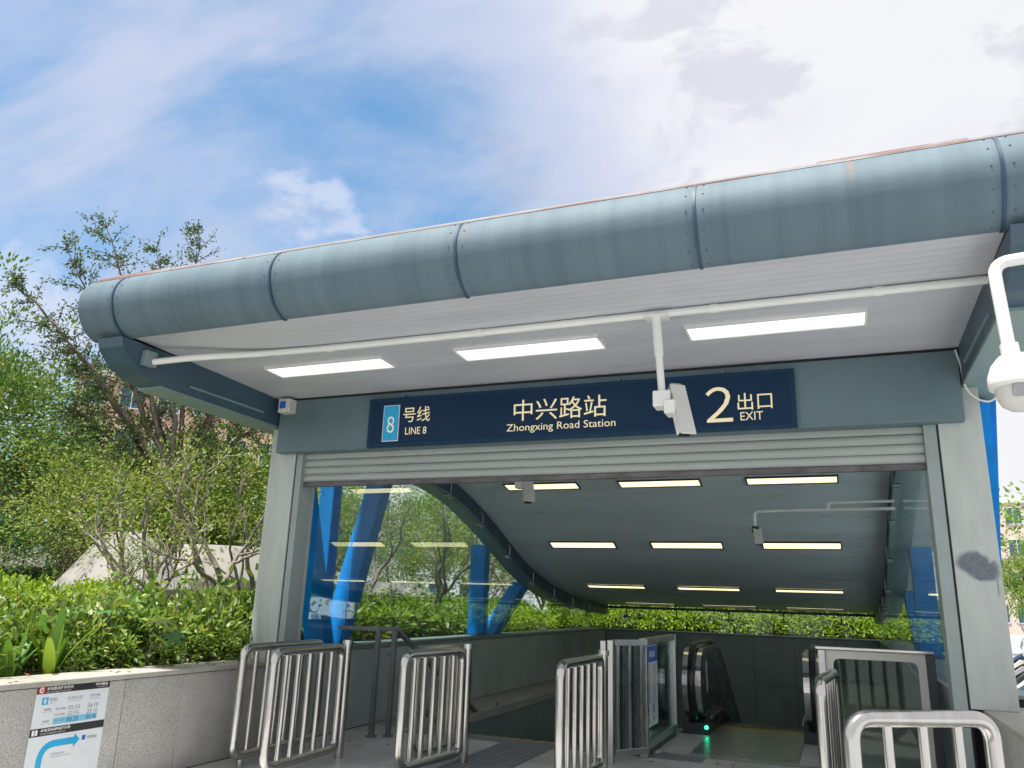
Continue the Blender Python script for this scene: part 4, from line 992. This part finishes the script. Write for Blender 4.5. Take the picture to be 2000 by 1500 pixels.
# big palmate leaves among the shrubs
def palmate_plant(seed, n=9, r0=.17):
    g_ = np.random.default_rng(seed); out = []; st = []
    for k in range(n):
        a = g_.uniform(0, 6.28); el = g_.uniform(.25, 1.1); h = np.array([math.cos(a)*math.cos(el), math.sin(a)*math.cos(el), math.sin(el)]); c = h*g_.uniform(.28, .42); c[2] += .25
        st.append(([np.array([0, 0, 0.]), np.array([0, 0, .22])+h*.12, c], [.006, .005, .004]))
        nz = unit(h*.55+np.array([0, 0, .9])+g_.normal(0, .2, 3)); u = unit(np.cross(nz, np.array([-math.sin(a), math.cos(a), .01]))); v = np.cross(nz, u); V = [c]; r_i = r0*g_.uniform(.8, 1.2)
        nl_ = 7
        for i in range(nl_*2+1):
            an = -2.5+5.0*i/(nl_*2); rr_ = r_i*(1.0 if i % 2 else .42)*(1-.12*abs(an)); V.append(c-u*math.cos(an)*rr_+v*math.sin(an)*rr_-nz*rr_*.18)
        out.append((np.array(V), np.array([(0, i+1, i+2) for i in range(nl_*2)])))
    V, F = merge(*out); return [('leaves', mesh_np('leaves', V, F, M['leaf_palm'])), ('stalks', tubes_mesh('stalks', st, M['bark'], 5))]
for lab, x, y, sd in (('plant with big hand-shaped leaves low among the shrubs', -.16, -1.28, 61), ('yellowish plant with hand-shaped leaves higher among the shrubs', -.45, -1.5, 62)):
    plant('palmate_plant', lab, 'plant', (x, y, .69 if sd == 61 else .85), palmate_plant(sd), 0, 1.0 if sd == 61 else .9)
# clipped hedges
def hedge(name, label, x0, x1, y0, y1, z0, z1, n, ln, wd, mat, core=True):
    o = thing(name, label, 'hedge', ((x0+x1)/2, (y0+y1)/2, z0)); g_ = np.random.default_rng(int(n+x0*10))
    hx, hy, hz_ = (x1-x0)/2, (y1-y0)/2, z1-z0
    A = [hx*2*hy*2, hz_*hy*2, hz_*hy*2, hz_*hx*2, hz_*hx*2]; pk = g_.choice(5, n, p=np.array(A)/sum(A)); a = g_.uniform(-1, 1, n); b = g_.uniform(-1, 1, n); c = g_.uniform(0, 1, n)
    P = np.zeros((n, 3)); Dn = np.zeros((n, 3))
    for k in range(5):
        s = pk == k
        if k == 0: P[s] = np.stack([a[s]*hx, b[s]*hy, np.full(s.sum(), hz_)], 1); Dn[s] = (0, 0, 1)
        elif k < 3: sg_ = 1 if k == 1 else -1; P[s] = np.stack([np.full(s.sum(), sg_*hx), b[s]*hy, c[s]*hz_], 1); Dn[s] = (sg_, 0, .3)
        else: sg_ = 1 if k == 3 else -1; P[s] = np.stack([a[s]*hx, np.full(s.sum(), sg_*hy), c[s]*hz_], 1); Dn[s] = (0, sg_, .3)
    bumpy = .05*np.sin(P[:, 1]*5+P[:, 0]*3)+.04*np.sin(P[:, 1]*11.3)+.03*np.sin(P[:, 0]*9)
    P += Dn*(bumpy+g_.normal(-.03, .045, n))[:, None]
    V, F = leaves(g_, P, Dn+g_.normal(0, .6, (n, 3)), ln, wd)
    base_obj('foliage', mesh_np('foliage', V, F, M[mat]), o)
    MB().box(-hx+.22, hx-.22, -hy+.22, hy-.22, 0, hz_-.2).build('twigs', M['core'], o, local=True)
    return o
hedge('clipped_hedge', 'bright yellow-green clipped hedge behind the planter shrubs', -2.6, -1.5, -6.0, .1, .68, 1.47, 22000, .055, .03, 'leaf_hedge')
hedge('clipped_hedge', 'darker clipped hedge far left before the concrete shelters', -8.9, -7.6, -1.5, 3.6, .68, 1.52, 6000, .07, .04, 'leaf_teal')
hedge('clipped_hedge', 'clipped hedge seen low through the left glazing', -2.7, -1.7, 1.6, 13.5, .68, 1.45, 20000, .07, .04, 'leaf_mid')
hedge('clipped_hedge', 'bright hedge seen through the glass strip at the end wall', -1.5, 8.5, 14.0, 15.4, .5, 1.66, 52000, .11, .06, 'leaf_hedge')

# small crooked trees
def crooked(seed, stems, h, nleaf=26, ln=.065, wd=.03, mat='leaf_small', bark='bark_pale'):
    g_ = np.random.default_rng(seed); st = []; tips = []
    for k in range(stems):
        a = g_.uniform(0, 6.28); lean = g_.uniform(.15, .5); grow(g_, (math.cos(a)*.06, math.sin(a)*.06, 0), unit(np.array([math.cos(a)*lean, math.sin(a)*lean, 1])), h*.40, .055, 0, 4, .17, st, tips, (2, 4), .58, .085, .64)
    V, F = twig_leaves(g_, tips, nleaf, .14, ln, wd)
    kp = (V[0::4, 2] > 1.25+g_.normal(0, .16, len(V)//4)); V = V.reshape(-1, 4, 3)[kp].reshape(-1, 3); nl = int(kp.sum()); i = np.arange(nl)[:, None]*4
    F = np.concatenate([i+np.array([[0, 1, 2]]), i+np.array([[0, 2, 3]])], 0)
    return [('crown', mesh_np('crown', V, F, M[mat])), ('trunk', tubes_mesh('trunk', st, M[bark], 6))]
ct = [crooked(31, 2, 3.1, 20), crooked(32, 2, 3.0, 20), crooked(34, 2, 3.2, 18), crooked(35, 2, 2.2, 9)]
cl_ = [('crooked small tree with grey limbs nearest the left column', -1.55, 1.15, 0, 1.0, .3), ('crooked small tree leaning left of the one by the column', -1.95, .85, 1, .92, 2.1), ('low crooked tree in front of the tallest concrete shelter', -1.9, .1, 3, .62, 4.0),
       ('spindly crooked tree between the two nearest concrete shelters', -2.9, 1.5, 3, .85, 1.0), ('crooked tree with forked limbs seen through the first wide pane', -1.9, 5.2, 0, 1.05, 4.4), ('crooked tree seen through glazing just left of the upright strut', -1.7, 7.6, 2, 1.0, 5.4),
       ('crooked tree beyond the glazing between the leaning struts', -2.6, 3.2, 1, 1.05, 3.3), ('crooked tree seen in the triangle of the sloping strut', -1.6, 10.2, 0, .9, .9)]
for lab, x, y, k, s, rz in cl_: plant('crooked_tree', lab, 'tree', (x, y, .68), ct[k], rz, s, 'small crooked trees in the garden')

# leafier trees behind
def round_tree(seed, h, r_, mat, trunk_h, nclump=230, per=34, ln=.085, wd=.045, flat=.2, bark='bark', clump=.34, shell=.35):
    g_ = np.random.default_rng(seed); st = []; tips = []
    grow(g_, (0, 0, 0), (0.05, 0, 1), trunk_h*1.2, .035*h/2.2, 0, 3, .07, st, tips, (3, 5), .6, .05, .75)
    V, F = crown(g_, (r_, r_, (h-trunk_h)/2), nclump, per, ln, wd, clump, shell=shell, flat=flat); V = V+np.array([0, 0, trunk_h+(h-trunk_h)/2], np.float32)
    return [('crown', mesh_np('crown', V, F, M[mat])), ('trunk', tubes_mesh('trunk', st, M[bark], 6))]
rt_mid = [round_tree(41, 3.3, 1.35, 'leaf_mid', .5), round_tree(42, 3.6, 1.5, 'leaf_mid', .6), round_tree(46, 3.2, 1.5, 'leaf_small', .6, ln=.07, wd=.035)]
rt_teal = round_tree(43, 2.2, 1.2, 'leaf_teal', .2, 150, 36)
rt_dark = [round_tree(44, 6.6, 2.3, 'leaf_dark', 1.2, 330, 30, .13, .055, .45, clump=.45), round_tree(45, 7.4, 2.8, 'leaf_dark', 1.4, 380, 32, .14, .06, .45, clump=.5)]
rt_far = [round_tree(47, 7.5, 3.0, 'leaf_mid', 2.2, 330, 30, .17, .09, .2, clump=.6), round_tree(48, 8.5, 3.2, 'leaf_mid', 2.5, 330, 30, .18, .09, .3, clump=.6)]
for lab, x, y, me, s, rz in [
    ('bright green round tree behind the tallest concrete shelter', -6.9, 5.4, rt_mid[0], 1.12, .2), ('light green round tree behind the crooked trees', -6.4, 6.4, rt_mid[2], 1.25, 1.9),
    ('green round tree close behind the left column', -5.2, 7.2, rt_mid[1], 1.25, 3.0), ('yellowish green tree between dark tree and round trees', -6.9, 3.6, rt_mid[2], 1.1, 4.0),
    ('round tree behind the middle glass panes', -4.6, 11.0, rt_mid[2], 1.0, 2.6), ('round tree behind the lowest glass panes', -2.9, 12.6, rt_mid[2], 1.1, 5.1),
    ('dark teal-green bush far left below the dark trees', -8.6, 3.4, rt_teal, 1.0, 0), ('second dark teal bush behind the small shelter roofs', -10.2, 6.4, rt_teal, 1.25, 2.0),
    ('tall dark green tree rising at the left edge', -10.9, 4.3, rt_dark[0], 1.0, .5), ('dark green tree at the far left behind the first', -13.2, 5.4, rt_dark[1], 1.0, 2.2), ('dark tree standing behind the feathery tree', -8.3, 7.6, rt_dark[0], .80, 4.2)]:
    plant('garden_tree', lab, 'tree', (x, y, .6), me, rz, s)
for i, (x, y, k, s) in enumerate([(-22, 6, 0, 1), (-20, 12, 1, .9), (-16, 15, 0, .85), (-13, 19, 1, .75), (-9, 22, 0, .8), (-6, 25, 1, .7), (-2, 24, 0, .8), (3, 26, 1, .8), (7, 27, 0, .75), (-26, 2, 1, 1)]):
    plant('background_tree', f'leafy tree in the belt beyond the garden, {ORD[(i+1) % 10]} from the left', 'tree', (x, y, 0), rt_far[k], i*1.3, s, 'belt of trees beyond the garden')
# feathery tall tree with long arching limbs
def feather(seed, base, tips_w, top=2.6):
    g_ = np.random.default_rng(seed); b = np.array(base); st = []; C = []; D = []
    fork = np.array([.15, -.1, top]); st.append(([np.array([0, 0, 0]), np.array([.05, 0, top*.5]), fork], [.15, .13, .11]))
    for tw_ in tips_w:
        e = np.array(tw_)-b; mid = fork*.45+e*.55+np.array([0, 0, .55])*g_.uniform(.2, .9)+g_.normal(0, .12, 3)
        pts = [np.array((1-t_)**2*fork+2*t_*(1-t_)*mid+t_*t_*e)+g_.normal(0, .03, 3)*(t_ > 0) for t_ in np.linspace(0, 1, 16)]
        st.append((pts, list(np.linspace(.065, .008, 16))))
        for i in range(3, 16):
            for s in range(5 if i > 5 else 3):
                d = unit(pts[i]-pts[i-1]); sd = unit(np.cross(d, g_.normal(0, 1, 3))); L_ = g_.uniform(.35, .95)*(1.3-.75*i/16)
                tw = [pts[i]+(d*.75+sd*.8)*L_*q+np.array([0, 0, -.10*q*q]) for q in np.linspace(0, 1, 5)]; st.append((tw, list(np.linspace(.012, .003, 5))))
                for q in g_.uniform(.15, 1.05, 26):
                    p = tw[0]+(tw[-1]-tw[0])*q; C.append(p+g_.normal(0, .045, 3)); D.append((tw[-1]-tw[0])*.8+g_.normal(0, .5, 3))
    V, F = leaves(g_, np.array(C), np.array(D), .075, .036)
    return [('crown', mesh_np('crown', V, F, M['leaf_feather'])), ('trunk', tubes_mesh('trunk', st, M['bark'], 5))]
fb_ = (-6.2, 4.9, .6)
plant('feathery_tree', 'tall feathery tree with long dark arching limbs behind canopy corner', 'tree', fb_, feather(51, fb_,
      [(-8.37, 2.28, 7.05), (-8.0, 2.9, 8.05), (-7.55, 3.42, 8.65), (-6.95, 4.15, 8.35), (-6.45, 4.70, 8.95), (-7.9, 3.3, 6.2), (-7.0, 4.0, 7.0), (-5.3, 5.6, 7.0), (-4.6, 6.4, 6.0), (-7.9, 3.6, 4.9), (-5.0, 5.4, 5.2), (-6.2, 5.6, 6.4)]))
# right-hand street trees
for lab, x, y, s, k in [('street tree with hanging foliage at the right edge', 12.6, 15.2, .82, 0)]:
    plant('street_tree', lab, 'tree', (x, y, 0), rt_far[k], 1.0, s)
for i, (x, y) in enumerate([(13.6, 32.5), (15.6, 36), (17.6, 41)]):
    plant('street_tree', f'round street tree with dark trunk beyond the scooters, {ORD[i]} nearest', 'tree', (x, y, 0), rt_far[i % 2 if i else 0], i*2.1, .62, 'street trees beyond the parked scooters')

# ================================================================== GARDEN SHELTERS
def faceted(name, label, c, rings, mat, rz=0):
    """rings: list of (z, [(x,y)...]) with equal counts"""
    o = thing(name, label, 'shelter', (c[0], c[1], .5), rz); n = len(rings[0][1]); m = MB()
    V = [(x, y, z) for z, pts in rings for x, y in pts]
    F = [(i*n+k, i*n+(k+1) % n, (i+1)*n+(k+1) % n, (i+1)*n+k) for i in range(len(rings)-1) for k in range(n)]+[tuple(range((len(rings)-1)*n, len(rings)*n))]
    m.add(V, F).build('shell', mat, o, local=True); return o
def poly(rx, ry, n=7, ph=0., seed=0, j=.12, dx=0, dy=0):
    r_ = random.Random(seed); return [(dx+rx*math.cos(ph+2*math.pi*k/n)*(1+r_.uniform(-j, j)), dy+ry*math.sin(ph+2*math.pi*k/n)*(1+r_.uniform(-j, j))) for k in range(n)]
faceted('concrete_shelter', 'tallest faceted concrete shelter rising above the hedge', (-5.15, 3.05), [(0, poly(1.32, 1.25, 6, .55, 1, .16)), (1.02, poly(1.12, 1.05, 6, .55, 1, .16)), (1.80, poly(.48, .42, 6, .55, 1, .16, dx=-.12)), (1.93, poly(.28, .25, 6, .55, 1, .16, dx=-.14))], M['concrete'])
so_ = faceted('concrete_shelter', 'low pyramid-roofed concrete shelter at the left', (-9.6, 4.3), [(0, poly(1.0, 1.0, 6, .5, 2, .03)), (1.28, poly(1.0, 1.0, 6, .5, 2, .03)), (1.29, poly(1.25, 1.25, 6, .5, 2, .03)), (1.36, poly(1.25, 1.25, 6, .5, 2, .03)), (1.72, poly(.5, .42, 6, .5, 2, .03)), (1.76, poly(.4, .35, 6, .5, 2, .03))], M['concrete2'])
faceted('concrete_shelter', 'long slant-topped concrete shelter behind the crooked trees', (-4.75, 4.75), [(0, poly(1.3, .8, 8, .2, 3, .05)), (1.22, poly(1.28, .78, 8, .2, 3, .05)), (1.80, poly(.75, .42, 8, .2, 3, .05)), (1.83, poly(.7, .4, 8, .2, 3, .05))], M['concrete2'], R(40))
faceted('concrete_shelter', 'flat concrete shelter at the far left edge', (-12.0, 4.1), [(0, poly(1.2, 1.2, 7, 0, 5)), (1.45, poly(1.25, 1.2, 7, 0, 5)), (1.68, poly(.9, .9, 7, 0, 5))], M['concrete'])
faceted('concrete_shelter', 'concrete shelter seen low through the left glazing', (-4.2, 10.2), [(0, poly(1.4, .9, 8, .2, 7, .05)), (1.0, poly(1.3, .85, 8, .2, 7, .05)), (1.35, poly(.75, .45, 8, .2, 7, .05))], M['concrete'], R(60))

# ================================================================== FAR BUILDINGS
def building(name, label, c, rz, w, d, h, floors, bays, wall, ww=1.3, wh=1.5):
    o = thing(name, label, 'building', (c[0], c[1], 0), rz)
    MB().box(-w/2, w/2, -d/2, d/2, 0, h).build('wall', M[wall], o, local=True)
    MB().box(-w/2-.2, w/2+.2, -d/2-.2, d/2+.2, h, h+.5).build('roof_parapet', M['winframe'], o, local=True)
    wm = None
    for f in range(floors):
        for b in range(bays):
            x = -w/2+(b+.5)*w/bays; z = (f+.35)*h/floors
            if wm is None:
                m_ = MB().box(-ww/2-.08, ww/2+.08, -.10, 0, -.08, 0).box(-ww/2-.08, ww/2+.08, -.10, 0, wh, wh+.08).box(-ww/2-.08, -ww/2, -.10, 0, 0, wh).box(ww/2, ww/2+.08, -.10, 0, 0, wh).box(-.03, .03, -.07, 0, 0, wh)
                wo = m_.build('window', M['winframe'], o, local=True); po = MB().box(-ww/2, ww/2, -.03, .0, 0, wh).build('pane', M['pane'], wo, local=True); wm = (wo, po)
            else:
                wo = wm[0].copy(); COL.objects.link(wo); po = wm[1].copy(); COL.objects.link(po); po.parent = wo
            wo.location = (x, -d/2-.002, z)
    return o
building('apartment_building', 'tan apartment block behind the garden trees at left', (-37, 37), R(45), 16, 10, 15, 5, 7, 'tan')
building('apartment_building', 'pale blue-white apartment block seen through the glazing', (-25, 46), R(28), 13, 10, 17, 6, 6, 'paleblue')
building('apartment_building', 'pinkish block beyond street trees at right edge', (27, 84), R(-14), 18, 10, 12, 4, 9, 'pinkwall')

# ================================================================== PARKED SCOOTERS
def scooter(label, loc, rz, mat):
    o = thing('scooter', label, 'scooter', loc, rz, 'scooters parked in a row at the right')
    for x in (-.58, .58):
        V = []; F = []; sgm, rg = 20, 8
        for i in range(sgm):
            for k in range(rg):
                a, b = 2*math.pi*i/sgm, 2*math.pi*k/rg; rr_ = .18+.055*math.cos(b); V.append((x+rr_*math.cos(a), .05*math.sin(b), .235+rr_*math.sin(a)))
        for i in range(sgm):
            for k in range(rg): F.append((i*rg+k, i*rg+(k+1) % rg, ((i+1) % sgm)*rg+(k+1) % rg, ((i+1) % sgm)*rg+k))
        wh_ = MB().add(V, F, True).build('wheel', M['tyre'], o, local=True)
        MB().tube([(x, -.03, .235), (x, .03, .235)], .13, 14).build('rim', M['steel_b'], wh_, local=True)
    body = [(-.82, .62), (-.70, .40), (-.36, .36), (-.28, .20), (.22, .18), (.34, .30), (.52, .52), (.44, .62), (.28, .34), (.10, .27), (-.10, .28), (-.20, .55), (-.30, .70), (-.72, .74)]
    MB().prism_y([(x, z) for x, z in body], -.13, .13).build('body', M[mat], o, local=True)
    MB().prism_y([(.30, .40), (.46, .36), (.54, .70), (.46, .95), (.40, .94), (.44, .68)], -.17, .17).build('front_shield', M[mat], o, local=True)
    MB().prism_y([(.34, .44), (.44, .50), (.62, .50), (.84, .34), (.82, .28), (.60, .42)], -.07, .07).build('front_mudguard', M[mat], o, local=True)
    MB().prism_y([(-.74, .74), (-.26, .70), (-.16, .74), (-.22, .80), (-.50, .80), (-.76, .86)], -.14, .14).build('seat', M['seat'], o, local=True)
    MB().tube([(.58, -.09, .24), (.50, -.09, .60), (.40, 0, 1.0)], .022, 8).tube([(.58, .09, .24), (.50, .09, .60), (.40, 0, 1.0)], .022, 8).build('fork', M['dark'], o, local=True)
    hb = MB().tube([(.28, -.34, 1.03), (.38, -.16, 1.03), (.40, 0, 1.0), (.38, .16, 1.03), (.28, .34, 1.03)], .018, 8).build('handlebar', M['dark'], o, local=True)
    for s in (-1, 1):
        MB().tube([(.36, s*.20, 1.03), (.40, s*.26, 1.18)], .007, 6).box(.38, .40, s*.30-.06, s*.30+.06, 1.16, 1.24, .008).build('mirror', M['dark'], hb, local=True)
    MB().box(.44, .50, -.10, .10, .86, .98, .02).build('headlight', M['lens'], o, local=True)
    return o
for lab, x, y, mt in [('dark blue scooter nearest the right column', 9.15, 8.3, 'sc_blue'), ('white scooter second from the right column', 9.45, 9.9, 'sc_white'), ('black scooter third from the right column', 9.72, 11.6, 'sc_black'),
                      ('grey scooter fourth from the right column', 10.05, 13.6, 'sc_grey'), ('white scooter with red seat side, fifth from the right column', 10.5, 16.4, 'sc_white'), ('dark scooter at the far end of the row', 11.2, 20.5, 'sc_blue')]:
    lab = lab.replace(' with red seat side,', ',')
    scooter(lab, (x, y, 0), R(180+random.uniform(-12, 12)), mt)

# fallen leaves on the coping and the paving
g_ = np.random.default_rng(77)
n1, n2 = 38, 46
P = np.concatenate([np.stack([g_.uniform(.0, .38, n1), g_.uniform(-3.4, -.1, n1), np.full(n1, .843)], 1), np.stack([g_.uniform(.5, 5.6, n2), g_.uniform(-1.2, 1.7, n2), np.full(n2, .006)], 1)])
D = g_.normal(0, 1, P.shape); D[:, 2] = .05
V, F = leaves(g_, P, D, .055, .028, .12, .15)
tag(base_obj('fallen_leaves', mesh_np('fallen_leaves', V, F, M['leaf_dry'])), 'scattered dry fallen leaves on the coping and paving', 'leaves', kind='stuff')
